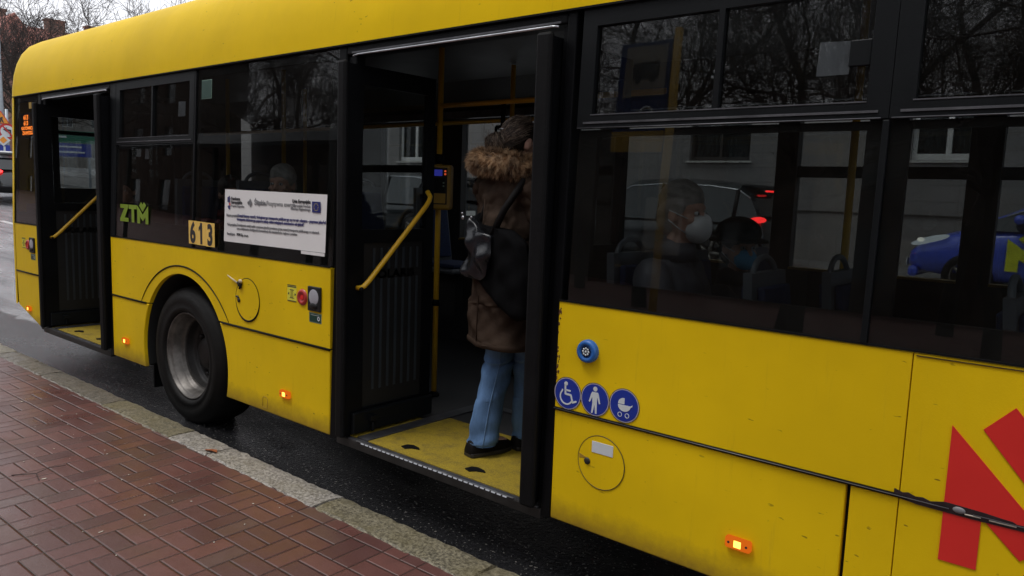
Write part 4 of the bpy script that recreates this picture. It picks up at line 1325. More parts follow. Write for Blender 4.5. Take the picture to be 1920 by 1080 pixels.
vpart('button_row', M['pale_green'], (-.048, -.038, -.0575, -.055, 1.692, 1.702), (-.048, -.038, -.0575, -.055, 1.672, 1.682), (.038, .048, -.0575, -.055, 1.692, 1.702), (.038, .048, -.0575, -.055, 1.672, 1.682))
vpart('card_panel', M['yellow_dim'], (-.056, .056, -.0555, -.0532, 1.572, 1.632))
for x, y in ((1.52, 1.62), (3.945, 1.05), (-.2, .95), (-1.1, 1.0), (-1.0, 1.7), (5.2, 1.0), (6.8, 1.7)):
    bus('grab_pole', MB().tube([(x, y, .33), (x, y, 2.52)], .0165, 12), M['yellow_pole'])
bus('hand_rail', MB().tube([(1.52, .93, 2.17), (3.08, .93, 2.17)], .0150, 12).tube([(-2.8, 1.62, 2.15), (6.8, 1.62, 2.15)], .0150, 12), M['yellow_pole'])
bus('hanging_strap', MB().box(2.02, 2.05, .925, .935, 2.03, 2.16).tube([(1.985, .93, 2.03), (1.975, .93, 1.94), (2.095, .93, 1.94), (2.085, .93, 2.03), (1.985, .93, 2.03)], .009, 8), M['rubber'])
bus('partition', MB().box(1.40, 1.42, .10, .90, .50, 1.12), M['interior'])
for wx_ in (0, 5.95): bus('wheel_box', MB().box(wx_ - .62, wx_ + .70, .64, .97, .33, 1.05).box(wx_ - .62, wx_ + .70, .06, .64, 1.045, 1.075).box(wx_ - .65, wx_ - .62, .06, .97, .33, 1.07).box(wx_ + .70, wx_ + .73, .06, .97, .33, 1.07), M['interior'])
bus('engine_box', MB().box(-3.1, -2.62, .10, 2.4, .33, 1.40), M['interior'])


def seat(x, y, z=.33, w_=.42, handle=True):
    zz = z + .42
    s_ = bus('seat', MB().box(x - .02, x + .40, y - w_ / 2, y + w_ / 2, zz - .04, zz), M['seat_shell'], bevel=.015)
    bus('seat_cushion', MB().box(x + .02, x + .38, y - w_ / 2 + .03, y + w_ / 2 - .03, zz, zz + .035), M['seat_blue'], parent=s_, bevel=.014)
    mb = MB().grid_wall([y - w_ / 2, y + w_ / 2], [zz, zz + .63], 0, .035, [])
    mb.xf(lambda a, b, c: (x - .045 + b - (c - zz) * .10, a * 1.0 if c < zz + .4 else y + (a - y) * .80, c))
    bus('seat_back', mb, M['seat_shell'], parent=s_, bevel=.012)
    mb = MB().box(x - .008, x + .022, y - w_ / 2 + .035, y + w_ / 2 - .035, zz + .06, zz + .58)
    mb.box(x - .068, x - .048, y - w_ / 2 + .03, y + w_ / 2 - .03, zz + .02, zz + .58)
    mb.xf(lambda a, b, c: (a - (c - zz) * .10, b if c < zz + .4 else y + (b - y) * .78, c))
    bus('seat_padding', mb, M['seat_blue'], parent=s_, bevel=.012)
    if handle:
        h = []
        for i in range(13):
            t = PI * i / 12
            h.append((x - .09 - .01 * math.sin(t), y + .115 * math.cos(t), zz + .60 + .085 * math.sin(t)))
        bus('seat_handle', MB().tube(h, .012, 8), M['seat_shell'], parent=s_)
    bus('seat_leg', MB().box(x + .10, x + .28, y - .05, y + .05, z, zz - .04), M['interior'], parent=s_)
for sx_, sy_, sz_ in ((3.33, .42, .36), (3.93, .42, .33), (3.26, 1.95, .33), (4.10, .78, .33), (4.75, .42, .33), (4.75, .86, .33), (3.93, 1.95, .33), (5.35, 1.95, .33), (.42, .42, .62), (-.42, .42, .62), (.42, 2.0, .62), (-.42, 2.0, .62), (3.20, 1.25, .33)):
    seat(sx_, sy_, sz_)


# ------------------------------------------------------------------ people
TEX = bpy.data.textures.new('folds', 'CLOUDS')
TEX.noise_scale = 0.09
TEX.noise_depth = 2


def remesh(o, vox, sm=4, fold=0.0):
    m = o.modifiers.new('r', 'REMESH')
    m.mode = 'VOXEL'
    m.voxel_size = vox
    m.use_smooth_shade = True
    if fold:
        d = o.modifiers.new('d', 'DISPLACE')
        d.texture = TEX
        d.strength = fold
        d.mid_level = 0.5
    s = o.modifiers.new('s', 'SMOOTH')
    s.factor = 0.5
    s.iterations = sm
    return o


def V(*a): return Vector(a)


def person(name_label, loc, rz, pose='sit', jacket='jacket_dark', hair='hair_grey', mask=None, hat=False, head_turn=0.0, group=None, full=True, skinny=1.0, hood=None, quilt=False, size=1.0):
    p = empty('person', loc, name_label, 'person', group, local=True)
    p.rotation_euler = (0, 0, rz)
    p.scale = (size, size, size)
    sit = pose == 'sit'
    hz = .47 if sit else .93          # hip height
    hip = [V(-.09, 0, hz), V(.09, 0, hz)]
    if sit:
        knee = [V(-.11, .42, hz + .02), V(.11, .42, hz + .02)]
        ank = [V(-.12, .44, .09), V(.12, .44, .09)]
    else:
        knee = [V(-.10, .03, .50), V(.10, .05, .50)]
        ank = [V(-.10, -.02, .09), V(.12, .10, .09)]
    sh = [V(-.18, -.01, hz + .50), V(.18, -.01, hz + .50)]
    if sit:
        elb = [V(-.24, .08, hz + .24), V(.24, .08, hz + .24)]
        wr = [V(-.12, .30, hz + .15), V(.12, .30, hz + .15)]
    else:
        elb = [V(-.25, .06, hz + .23), V(.25, .06, hz + .23)]
        wr = [V(-.16, .27, hz + .16), V(.16, .27, hz + .16)]
    hc = V(0, .035, hz + .755)         # head centre (eye height)
    b = MB()
    b.ell(V(0, 0, hz + .02), (.15, .11, .12)).ell(V(0, 0, hz + .20), (.13, .09, .16)).ell(V(0, 0, hz + .38), (.16, .10, .15))
    b.cap(V(0, -.005, hz + .50), V(0, .02, hz + .64), .062, .054)
    for i in (0, 1):
        b.cap(hip[i], knee[i], .082, .056).cap(knee[i], ank[i], .055, .036)
        b.cap(ank[i], ank[i] + V(0, .14, -.05), .036, .030)
        b.cap(sh[i], elb[i], .050, .038).cap(elb[i], wr[i], .037, .026)
        d = V(0.25 if i == 0 else -0.25, .9, -.3).normalized()
        side = V(1 if i == 0 else -1, 0, 0)
        pal = wr[i] + d * .05
        b.ell(pal, (.038, .048, .018))
        for f in range(4):
            a = wr[i] + d * .085 + V(-.030 + .020 * f, 0, 0)
            m1 = a + d * (.034 + .004 * (f in (1, 2))) + V(0, 0, -.006)
            b.cap(a, m1, .0095, .009, 8).cap(m1, m1 + d * .020 + V(0, 0, -.022), .009, .008, 8)
        t = wr[i] + d * .03 + side * .030
        b.cap(t, t + d * .035 + side * .022, .011, .010, 8).cap(t + d * .035 + side * .022, t + d * .065 + side * .020 + V(0, 0, -.01), .010, .009, 8)
    hs = len(b.v)
    b.ell(hc + V(0, -.012, .025), (.076, .094, .098), 28, 18)
    b.ell(hc + V(0, .018, -.045), (.058, .066, .078), 24, 14)
    b.ell(hc + V(0, .045, -.098), (.030, .030, .022))
    b.cap(hc + V(0, .078, .008), hc + V(0, .101, -.030), .010, .015, 12)
    b.ell(hc + V(0, .070, .022), (.052, .018, .011))
    b.ell(hc + V(0, .072, -.062), (.026, .013, .008))
    for s in (-1, 1):
        b.ell(hc + V(.078 * s, -.008, -.012), (.011, .020, .034), 14, 10, Euler((R(-10), 0, R(12 * s))))
        b.ell(hc + V(.045 * s, .055, -.028), (.022, .022, .018))
    rt = Matrix.Rotation(head_turn, 3, 'Z')
    def turn(x, y, z):
        q = rt @ (V(x, y, z) - V(0, 0, hc.z)) + V(0, 0, hc.z)
        return q
    b.xf(turn, hs)
    remesh(mk('body', b, M['skin'], p), .0085, 3)
    e = MB()
    for s in (-1, 1): e.ell(hc + V(.031 * s, .076, 0), (.0125, .010, .0085), 14, 10)
    e.mi = 1
    for s in (-1, 1): e.ell(hc + V(.031 * s, .0815, 0), (.0058, .0062, .0062), 10, 8)
    e.xf(turn)
    mk('eyes', e, [M['sign_white'], M['hair_dark']], p)
    # clothes
    j = MB()
    j.ell(V(0, 0, hz + .05), (.19 * skinny, .155, .16)).ell(V(0, 0, hz + .24), (.185 * skinny, .145, .19)).ell(V(0, -.01, hz + .42), (.20 * skinny, .135, .14))
    j.cap(V(0, -.01, hz + .50), V(0, .0, hz + .585), .10, .078)
    for i in (0, 1):
        j.cap(sh[i], elb[i], .078, .064).cap(elb[i], wr[i] * .92 + elb[i] * .08, .062, .046)
        if sit: j.cap(hip[i], hip[i] * .6 + knee[i] * .4, .12, .10)
    remesh(mk('jacket', j, M[jacket], p), .014, 3, .030)
    j = MB().lathe([(.070, hz + .56), (.085, hz + .555), (.090, hz + .60), (.080, hz + .635), (.066, hz + .63)], (0, .005, 0), 'z', 24)
    mk('collar', j, M[jacket], p)
    t = MB()
    for i in (0, 1): t.cap(hip[i], knee[i], .095, .072).cap(knee[i], ank[i] + V(0, 0, .03), .070, .056)
    remesh(mk('trousers', t, M['trouser'], p), .014, 3, .015)
    for i in (0, 1):
        s_ = MB().ell(ank[i] + V(0, .055, -.045), (.048, .130, .045)).cap(ank[i] + V(0, -.01, -.02), ank[i] + V(0, -.01, .02), .046, .045)
        s_.xf(lambda x, y, z: (x, y, max(z, .005)))
        mk('shoe', s_, M['shoe'], p)
    # hair
    h = MB()
    h.ell(hc + V(0, -.017, .050), (.083, .096, .092), 26, 16)
    h.ell(hc + V(0, -.058, -.015), (.074, .056, .085), 22, 14)
    for s in (-1, 1): h.ell(hc + V(.066 * s, -.01, .025), (.020, .050, .048), 16, 10)
    st_ = len(h.v)
    hr = random.Random(int(loc[0] * 100))
    h.xf(turn)
    def hx(x, y, z):
        return (x, y, z)
    ho = mk('hair', h, M[hair], p)
    remesh(ho, .009, 2, .012)
    if hat:
        k = MB()
        k.ell(hc + V(0, -.012, .072), (.112, .122, .085), 28, 14).lathe([(.098, .022), (.140, .010), (.150, .002), (.146, -.004), (.10, .004)], hc + V(0, -.005, .030), 'z', 32)
        k.xf(turn)
        mk('hat', k, M['hat'], p)
    if mask:
        k = MB()
        if mask == 'mask_white':
            k.ell(hc + V(0, .068, -.062), (.058, .058, .060), 24, 14).ell(hc + V(0, .098, -.050), (.016, .034, .050), 16, 10)
        else:
            k.ell(hc + V(0, .062, -.058), (.060, .050, .056), 24, 14)
        k.xf(turn)
        mo = mk('face_mask', k, M[mask], p)
        k = MB()
        for s in (-1, 1):
            k.tube([hc + V(.050 * s, .072, -.030), hc + V(.080 * s, .02, -.005), hc + V(.088 * s, -.018, .010)], .0022, 5)
            k.tube([hc + V(.050 * s, .060, -.090), hc + V(.078 * s, .015, -.055), hc + V(.088 * s, -.020, -.028)], .0022, 5)
        k.xf(turn)
        mk('ear_loop', k, M['sign_white'], mo)
    if quilt:
        k = MB()
        for z in (.12, .21, .30, .39): k.tube([V(.198 * math.cos(R(a)), .150 * math.sin(R(a)) - .004, hz + z + .006 * math.sin(R(a * 3))) for a in range(0, 361, 12)], .006, 5, caps=False)
        mk('quilt_seam', k, M['hat'], p)
    return p


FL = .33
person('grey haired man in a quilted dark jacket wearing a white mask, seated by the window', (3.455, .40, FL + .035), R(-86), 'sit', 'jacket_navy', 'hair_grey', 'mask_white', head_turn=R(-6), quilt=True)
person('seated passenger in a black brimmed hat and blue mask', (3.33, 1.30, FL - .14), R(-82), 'sit', 'jacket_dark', 'hair_dark', 'mask_blue', hat=True, head_turn=R(-40))
person('grey haired passenger whose head shows above the white notice', (.55, .46, FL + .10), R(-95), 'sit', 'jacket_dark', 'hair_grey', None, head_turn=R(-55))
person('passenger in a maroon jacket seated behind the number 613 window', (-.30, .55, FL + .02), R(-90), 'sit', 'jacket_red', 'hair_dark', None, head_turn=R(-10))
person('passenger in a dark red jacket standing behind the ticket validator', (1.36, 1.75, FL), R(-60), 'stand', 'jacket_red', 'hair_dark', None, head_turn=R(-20), size=.92)
person('dim bare headed passenger seated at the rear side window', (-2.42, .75, FL + .0), R(-90), 'sit', 'jacket_dark', 'hair_dark', None, head_turn=R(-60))

# the boarding woman, local frame: faces +Y, origin between the feet
W = empty('person', (2.575, .40, FL + .003), 'woman in brown fur hooded parka and jeans boarding through the middle door, seen from behind', 'person', local=True)
W.rotation_euler = (0, 0, R(-14))
hz = .90
hc = V(.012, .035, 1.555)
b = MB()
b.ell(V(0, 0, hz), (.16, .12, .13)).ell(V(0, 0, hz + .2), (.13, .095, .17)).ell(V(0, 0, hz + .36), (.17, .10, .15)).cap(V(0, -.01, 1.36), V(0, .015, 1.48), .06, .054)
LEG = [(V(-.085, 0, .88), V(-.07, .00, .47), V(-.055, -.11, .09)), (V(.075, 0, .88), V(.015, .12, .48), V(-.025, .15, .09))]
ARM = [(V(-.18, 0, 1.35), V(-.22, .08, 1.08), V(-.12, .26, 1.00)), (V(.18, 0, 1.35), V(.235, .06, 1.09), V(.12, .27, 1.02))]
for (a, k_, c), (s0, s1, s2) in zip(LEG, ARM):
    b.cap(a, k_, .085, .055).cap(k_, c, .055, .036).cap(c, c + V(0, .14, -.05), .036, .028)
    b.cap(s0, s1, .05, .038).cap(s1, s2, .037, .026)
    d = V(0, .95, .1).normalized()
    b.ell(s2 + d * .05, (.036, .048, .018))
    sd_ = 1 if s0.x < 0 else -1
    for f in range(4):
        q = s2 + d * .085 + V(-.03 + .02 * f, 0, 0)
        b.cap(q, q + d * .036, .0095, .009, 8).cap(q + d * .036, q + d * .05 + V(0, 0, -.026), .009, .008, 8)
    q = s2 + d * .03 + V(.03 * sd_, 0, 0)
    b.cap(q, q + V(.022 * sd_, .04, 0), .011, .010, 8)
hs = len(b.v)
b.ell(hc + V(0, -.012, .025), (.074, .092, .096), 28, 18).ell(hc + V(0, .018, -.045), (.055, .064, .075)).ell(hc + V(0, .045, -.095), (.028, .028, .02))
b.cap(hc + V(0, .078, .008), hc + V(0, .098, -.028), .009, .013, 12)
b.ell(hc + V(0, .07, -.06), (.024, .012, .008))
for s in (-1, 1): b.ell(hc + V(.077 * s, -.004, -.012), (.011, .019, .032), 14, 10, Euler((R(-10), 0, R(12 * s))))
rtw = Matrix.Rotation(R(-12), 3, 'Z')
def turnw(x, y, z): return rtw @ V(x, y, z)
b.xf(turnw, hs)
remesh(mk('body', b, M['skin'], W), .0085, 3)
e = MB()
for s in (-1, 1): e.ell(hc + V(.031 * s, .074, 0), (.012, .010, .0085), 12, 8)
mk('eyes', e.xf(turnw), M['sign_white'], W)
# hair: smooth dark cap, combed strands running back into a loose bun
h = MB()
h.ell(hc + V(0, -.018, .030), (.080, .094, .097), 28, 18)
h.ell(hc + V(0, -.075, -.03), (.055, .040, .060), 20, 14)
BUN = hc + V(-.022, -.128, -.012)
h.ell(BUN, (.046, .040, .046), 20, 14)
ho = mk('hair', h.xf(turnw), M['hair_base'], W)
remesh(ho, .009, 3, .006)
hr = random.Random(5)
def strands(count, m, seed):
    hr = random.Random(seed)
    h = MB()
    for k in range(count):
        th = hr.uniform(-1.75, 1.75)
        ph = hr.uniform(.05, 1.75)
        a0 = V(.085 * math.sin(th) * math.sin(ph), -.018 + .099 * (-math.cos(th) * math.sin(ph)) * (1 if ph > .3 else .5) + .05 * math.cos(ph), .030 + .102 * math.cos(ph))
        tgt = BUN - hc + V(hr.uniform(-.022, .022), .018, hr.uniform(-.025, .025))
        pts = []
        for q in range(6):
            f = q / 5
            p = a0.lerp(tgt, f)
            c = V(0, -.018, .030)
            d = p - c
            rad = .5 * ((d.x / .083) ** 2 + (d.y / .097) ** 2 + (d.z / .100) ** 2) ** .5
            if rad * 2 < 1.0 and f < .85: p = c + d / (rad * 2) * 1.015
            pts.append(hc + p + V(hr.uniform(-1, 1), hr.uniform(-1, 1), hr.uniform(-1, 1)) * .0022)
        h.tube(pts, [.0007, .0013, .0014, .0014, .0013, .0008], 3, caps=False)
    for k in range(int(count * .8)):
        ax = V(hr.gauss(0, .35), 1, hr.gauss(0, .35)).normalized()
        e1 = ax.cross(V(0, 0, 1)).normalized()
        e2 = ax.cross(e1)
        rr = hr.uniform(.030, .058)
        dp = hr.uniform(-.034, .030)
        rr = min(rr, (max(0, .058 ** 2 - dp * dp)) ** .5)
        t0, sp = hr.uniform(0, 6.3), hr.uniform(1.2, 3.2)
        pts = [BUN + ax * (dp + .006 * math.sin(3 * (t0 + sp * q / 6))) + (e1 * math.cos(t0 + sp * q / 6) + e2 * math.sin(t0 + sp * q / 6)) * rr * (1 + .05 * math.sin(q * 2.1)) for q in range(7)]
        h.tube(pts, [.0006, .0013, .0015, .0015, .0015, .0013, .0006], 3, caps=False)
    for k in range(int(count * .06)):       # flyaway wisps
        p = BUN + V(hr.gauss(0, .03), -.03, hr.gauss(0, .03))
        h.tube([p, p + V(hr.gauss(0, .02), -.02, hr.gauss(.01, .02)), p + V(hr.gauss(0, .03), -.03, hr.gauss(0, .03))], [.0008, .0008, .0004], 3, caps=False)
    mk('hair_strands', h.xf(turnw), m, ho)
strands(560, M['hair_brown'], 5)
strands(230, M['hair_blond'], 6)
h = MB().tube([hc + V(-.060, -.092, .060), hc + V(-.030, -.118, .062), hc + V(.010, -.112, .060), hc + V(.040, -.090, .050)], [.002, .0045, .0045, .002], 8)
mk('hair_clip', h.xf(turnw), M['alu'], W)


def drape(rings, n=72, folds=None, closed=(False, False)):
    """rings: (centre, rx, ry); folds(t, f) returns an outward offset"""
    vs, fs = [], []
    m_ = len(rings)
    for i, (c, rx, ry) in enumerate(rings):
        for k in range(n):
            t = 2 * PI * k / n
            o_ = folds(t, i / (m_ - 1), c) if folds else 0
            vs.append((c[0] + (rx + o_) * math.cos(t), c[1] + (ry + o_) * math.sin(t), c[2]))
    for i in range(m_ - 1):
        for k in range(n): fs.append((i * n + k, i * n + (k + 1) % n, (i + 1) * n + (k + 1) % n, (i + 1) * n + k))
    if closed[0]: fs.append(tuple(range(n - 1, -1, -1)))
    if closed[1]: fs.append(tuple(range((m_ - 1) * n, m_ * n)))
    return vs, fs


def lerp_rings(keys, m_):
    out = []
    for i in range(m_ + 1):
        f = i / m_ * (len(keys) - 1)
        a = min(int(f), len(keys) - 2)
        u = f - a
        u = u * u * (3 - 2 * u) if len(keys) > 2 else u
        c = Vector(keys[a][0]).lerp(Vector(keys[a + 1][0]), u)
        out.append((c, keys[a][1] * (1 - u) + keys[a + 1][1] * u, keys[a][2] * (1 - u) + keys[a + 1][2] * u))
    return out


# parka: upper body with sleeves, draped skirt, hem band, seams
j = MB()
j.ell(V(0, 0, 1.30), (.215, .150, .14)).ell(V(0, -.01, 1.16), (.205, .160, .17)).ell(V(0, -.005, 1.0), (.195, .165, .15))
j.cap(V(0, -.01, 1.36), V(0, 0, 1.44), .12, .09)
j.cap(V(-.12, 0, 1.36), V(-.20, 0, 1.33), .09, .09).cap(V(.12, 0, 1.36), V(.20, 0, 1.33), .09, .09)
jo = mk('parka', j, M['coat'], W)
remesh(jo, .011, 2, .055)
d_ = jo.modifiers.new('d2', 'DISPLACE')
TEX2 = bpy.data.textures.new('creases', 'CLOUDS')
TEX2.noise_scale = 0.035
TEX2.noise_depth = 3
d_.texture = TEX2
d_.strength = .014
d_.mid_level = .5
def skf(t, f, c):
    return .010 * math.sin(3 * t + 9 * f + 1) * f + .0055 * math.sin(7 * t - 6 * f) * f + .006 * math.sin(16 * f + 3 * math.sin(2 * t)) + .0045 * math.sin(34 * f + 6 * math.sin(3 * t + 1)) + .003 * math.sin(60 * f + 11 * t)
vs, fs = drape(lerp_rings([((0, -.005, 1.10), .200, .160), ((0, -.008, .95), .205, .172), ((0, -.004, .78), .212, .184), ((0, 0, .585), .216, .188)], 46), 96, skf)
sk = mk('parka_hem', MB().add(vs, fs, True), M['coat'], jo)
vs, fs = drape([((0, 0, .575), .205, .178), ((0, 0, .568), .213, .186), ((0, 0, .575), .221, .193), ((0, 0, .590), .222, .194), ((0, 0, .600), .217, .189)], 96, lambda t, f, c: .010 * math.sin(3 * t + 10) + .0055 * math.sin(7 * t - 6))
mk('hem_band', MB().add(vs, fs, True), M['coat'], jo)
for (s0, s1, s2), sgn in zip(ARM, (-1, 1)):
    ks = [s0 + V(-.02 * sgn, 0, .03), s0.lerp(s1, .5), s1, s1.lerp(s2, .5), s2]
    rr_ = [.098, .090, .084, .072, .058]
    mb = MB()
    rings = []
    m_ = 60
    vs, fs = [], []
    n_ = 40
    up = V(0, 1, 0)
    for i in range(m_ + 1):
        f = i / m_ * 4
        a = min(int(f), 3)
        u = f - a
        c = ks[a].lerp(ks[a + 1], u)
        d = (ks[min(a + 1, 4)] - ks[a]).normalized()
        if a < 3:
            d2 = (ks[a + 2] - ks[a + 1]).normalized()
            d = d.lerp(d2, u * .8).normalized()
        e1 = d.cross(up).normalized()
        e2 = d.cross(e1)
        r_ = rr_[a] * (1 - u) + rr_[a + 1] * u
        for k in range(n_):
            t = 2 * PI * k / n_
            fo = .0065 * abs(math.sin(i * .46 + 1.6 * math.sin(t) + .5 * math.sin(3 * t))) + .003 * math.sin(i * .9 + 4 * t)
            vs.append(c + (e1 * math.cos(t) + e2 * math.sin(t)) * (r_ + fo - .003))
    for i in range(m_):
        for k in range(n_): fs.append((i * n_ + k, i * n_ + (k + 1) % n_, (i + 1) * n_ + (k + 1) % n_, (i + 1) * n_ + k))
    mk('sleeve', MB().add(vs, fs, True), M['coat'], jo)
mk('back_seam', MB().tube([V(.0, -.166, 1.28), V(.0, -.176, 1.10), V(.0, -.181, .95), V(.0, -.190, .78), V(.0, -.192, .60)], .0032, 5), M['coat'], jo)

# fur hood: thousands of curved tapering hairs on a collar roll
roll = MB()
HB = lambda t: V(.168 * math.cos(t) - .010, .135 * math.sin(t) - .020, 1.445 + .018 * math.cos(t + 2.2))
hb = [HB(2 * PI * i / 40) for i in range(40)]
roll.tube(hb + [hb[0]], .046, 12, caps=False)
fu = mk('fur_hood', roll, M['fur'], W)
fr_ = MB()
fr = random.Random(9)
for k in range(17000):
    t = fr.uniform(0, 2 * PI)
    a = fr.uniform(-.95 * PI, .95 * PI)
    c = HB(t)
    ra = V(math.cos(t), math.sin(t), 0)
    nrm = ra * math.cos(a) + V(0, 0, 1) * math.sin(a)
    p0 = c + nrm * .044
    clump = V(math.sin(t * 23 + a * 4), math.sin(t * 31 - a * 3 + 1), math.sin(t * 19 + a * 6 + 2)) * .42
    tw = V(-math.sin(t), math.cos(t), 0) * fr.uniform(-.35, .35)
    d = (nrm + tw + clump + V(0, 0, -.25)).normalized()
    L_ = fr.uniform(.026, .046)
    d2 = (d + V(0, 0, -.8) + tw * .6 + clump * .5).normalized()
    sdv = d.cross(V(fr.uniform(-1, 1), fr.uniform(-1, 1), fr.uniform(-1, 1))).normalized() * .0010
    p1 = p0 + d * L_ * .55
    p2 = p1 + d2 * L_ * .5
    fr_.add([p0 - sdv, p0 + sdv, p1 + sdv * .8, p1 - sdv * .8, p2], [(0, 1, 2, 3), (3, 2, 4)])
mk('fur_tufts', fr_, M['fur'], fu)

# jeans: one draped tube per leg over a seat
t = MB()
t.ell(V(0, 0, .86), (.165, .13, .13))
for a, k_, c in LEG: t.cap(a, a.lerp(k_, .5), .098, .084)
jn = mk('jeans', t, M['jeans'], W)
remesh(jn, .012, 3, .012)
for li, (a, k_, c) in enumerate(LEG):
    keys = [(a + V(0, 0, -.02), .097, .097), (a.lerp(k_, .55), .086, .086), (k_, .073, .076), (k_.lerp(c, .5), .069, .074), (c + V(0, .012, -.035), .069, .078)]
    def jf(t_, f, cc, li=li):
        kn = math.exp(-((f - .50) / .16) ** 2)
        an = math.exp(-((f - .97) / .10) ** 2)
        return (.0060 * kn * math.sin(58 * f + 1.8 * math.sin(t_ + li) + 1.1 * math.sin(2 * t_)) + .0050 * an * math.sin(74 * f + 1.4 * math.sin(t_ + 1))
                + .0030 * math.sin(21 * f + 2 * t_) + .0022 * math.sin(3 * t_ + 8 * f))
    vs, fs = drape(lerp_rings(keys, 110), 56, jf)
    o_ = mk('leg', MB().add(vs, fs, True), M['jeans'], jn)
    # puckered side seam
    mb = MB()
    rg_ = lerp_rings(keys, 110)
    for ang in (-.55, PI - .4):
        pts = []
        for i, (cc, rx, ry) in enumerate(rg_):
            off = jf(ang, i / 110, cc) + .0012 + .0016 * (i % 3 == 0)
            pts.append(V(cc[0] + (rx + off) * math.cos(ang), cc[1] + (ry + off) * math.sin(ang), cc[2]))
        mb.tube(pts, [.0026 if i % 3 else .0040 for i in range(len(pts))], 5)
    for dz in (.012, .016):
        cc, rx, ry = rg_[-1]
        mb.tube([V(cc[0] + (rx + .004) * math.cos(q * PI / 18), cc[1] + (ry + .004) * math.sin(q * PI / 18), cc[2] + dz) for q in range(37)], .0014, 4, caps=False)
    mk('seam', mb, M['denim_seam'], o_)
for a, k_, c in LEG:
    z0 = c.z - .088
    vs, fs = [], []
    prof = [(-.078, .028, .040), (-.066, .038, .060), (-.03, .043, .072), (.03, .046, .078), (.08, .050, .058), (.13, .047, .046), (.165, .036, .036), (.185, .016, .024)]
    nn_ = 20
    for y, hw, ht in prof:
        for q in range(nn_):
            t = PI * q / (nn_ - 1)
            vs.append((c.x + hw * math.cos(t) * (1.0 if math.sin(t) < .3 else .96), c.y + y, z0 + .018 + ht * math.sin(t) ** .7))
    m_ = len(prof)
    for i in range(m_ - 1):
        for q in range(nn_ - 1): fs.append((i * nn_ + q, i * nn_ + q + 1, (i + 1) * nn_ + q + 1, (i + 1) * nn_ + q))
    fs.append(tuple(range(nn_))[::-1]); fs.append(tuple(range((m_ - 1) * nn_, m_ * nn_)))
    so = mk('shoe', MB().add(vs, fs, True), M['shoe'], W)
    ol = [(c.x + hw * 1.06, c.y + y) for y, hw, ht in prof] + [(c.x - hw * 1.06, c.y + y) for y, hw, ht in prof[::-1]]
    mb = MB().prism(ol, 0, .022)
    mb.xf(lambda x, y, z: (x, z, z0 + y))
    mk('sole', mb, M['sole'], so, bevel=.004)

# black leather backpack on her back (its own thing)
B = empty('backpack', (2.665, .42, FL), 'slouchy black leather backpack with a shiny folded flap hanging on the woman', 'bag', local=True)
B.rotation_euler = (0, 0, R(-14))
def cloth(name, outline, y0, depth, m, parent, amp, seed, sub=26):
    """puffed leather shape inside an outline (x, z), folds from crossing waves"""
    rr = random.Random(seed)
    ph = [rr.uniform(0, 6) for _ in range(6)]
    xs_ = [p[0] for p in outline]; zs_ = [p[1] for p in outline]
    z0, z1 = min(zs_), max(zs_)
    rows = []
    for j in range(sub + 1):
        z = z0 + (z1 - z0) * j / sub
        z = min(max(z, z0 + 1e-4), z1 - 1e-4)
        hit = []
        for i in range(len(outline)):
            (xa, za), (xb, zb) = outline[i], outline[(i + 1) % len(outline)]
            if (za - z) * (zb - z) < 0: hit.append(xa + (xb - xa) * (z - za) / (zb - za))
        rows.append((min(hit), max(hit), z))
    vs, fs = [], []
    for side in (-1, 1):
        for l, r_, z in rows:
            for i in range(sub + 1):
                f = i / sub
                x = l + (r_ - l) * f
                v = (z - z0) / (z1 - z0)
                e = (max(0, 1 - (2 * f - 1) ** 4) * max(0, 1 - (2 * v - 1) ** 6)) ** .5
                fold = amp * (math.sin(26 * x + 34 * z + ph[0]) + .7 * math.sin(48 * z - 30 * x + ph[1]) + .5 * math.sin(70 * x + 20 * z + ph[2]))
                vs.append((x, y0 + side * depth * e + (fold * e if side < 0 else 0), z))
    w_ = sub + 1
    off = w_ * w_
    for j in range(sub):
        for i in range(sub):
            fs.append((j * w_ + i, j * w_ + i + 1, (j + 1) * w_ + i + 1, (j + 1) * w_ + i))
            fs.append((off + j * w_ + i, off + (j + 1) * w_ + i, off + (j + 1) * w_ + i + 1, off + j * w_ + i + 1))
    return mk(name, MB().add(vs, fs, True), m, parent)
cloth('bag_body', [(-.13, 1.22), (-.02, 1.10), (.10, 1.16), (.24, 1.10), (.28, .96), (.28, .76), (.20, .74), (.06, .80), (-.06, .86), (-.165, .93)], -.200, .045, M['bag_cloth'], B, .005, 2)
cloth('bag_flap', [(-.115, 1.20), (-.02, 1.13), (.055, 1.12), (.06, 1.03), (.035, .985), (.02, .925), (-.02, .905), (-.10, .915), (-.20, .915), (-.165, .96), (-.125, 1.02), (-.13, 1.10)], -.262, .030, M['leather'], B, .010, 4)
k = MB().tube([(-.10, -.22, 1.17), (-.12, -.17, 1.28), (-.11, -.10, 1.38)], .010, 8).tube([(.02, -.23, 1.12), (.075, -.205, 1.24), (.11, -.12, 1.38)], .017, 8)
mk('bag_strap', k, M['shoe'], B)
k = MB().ell((-.088, -.325, 1.195), (.010, .006, .010), 10, 6).ell((-.098, -.322, 1.215), (.006, .005, .006), 8, 5).ell((-.015, -.325, 1.20), (.006, .005, .006), 8, 5)
mk('bag_buckle', k, M['alu'], B)


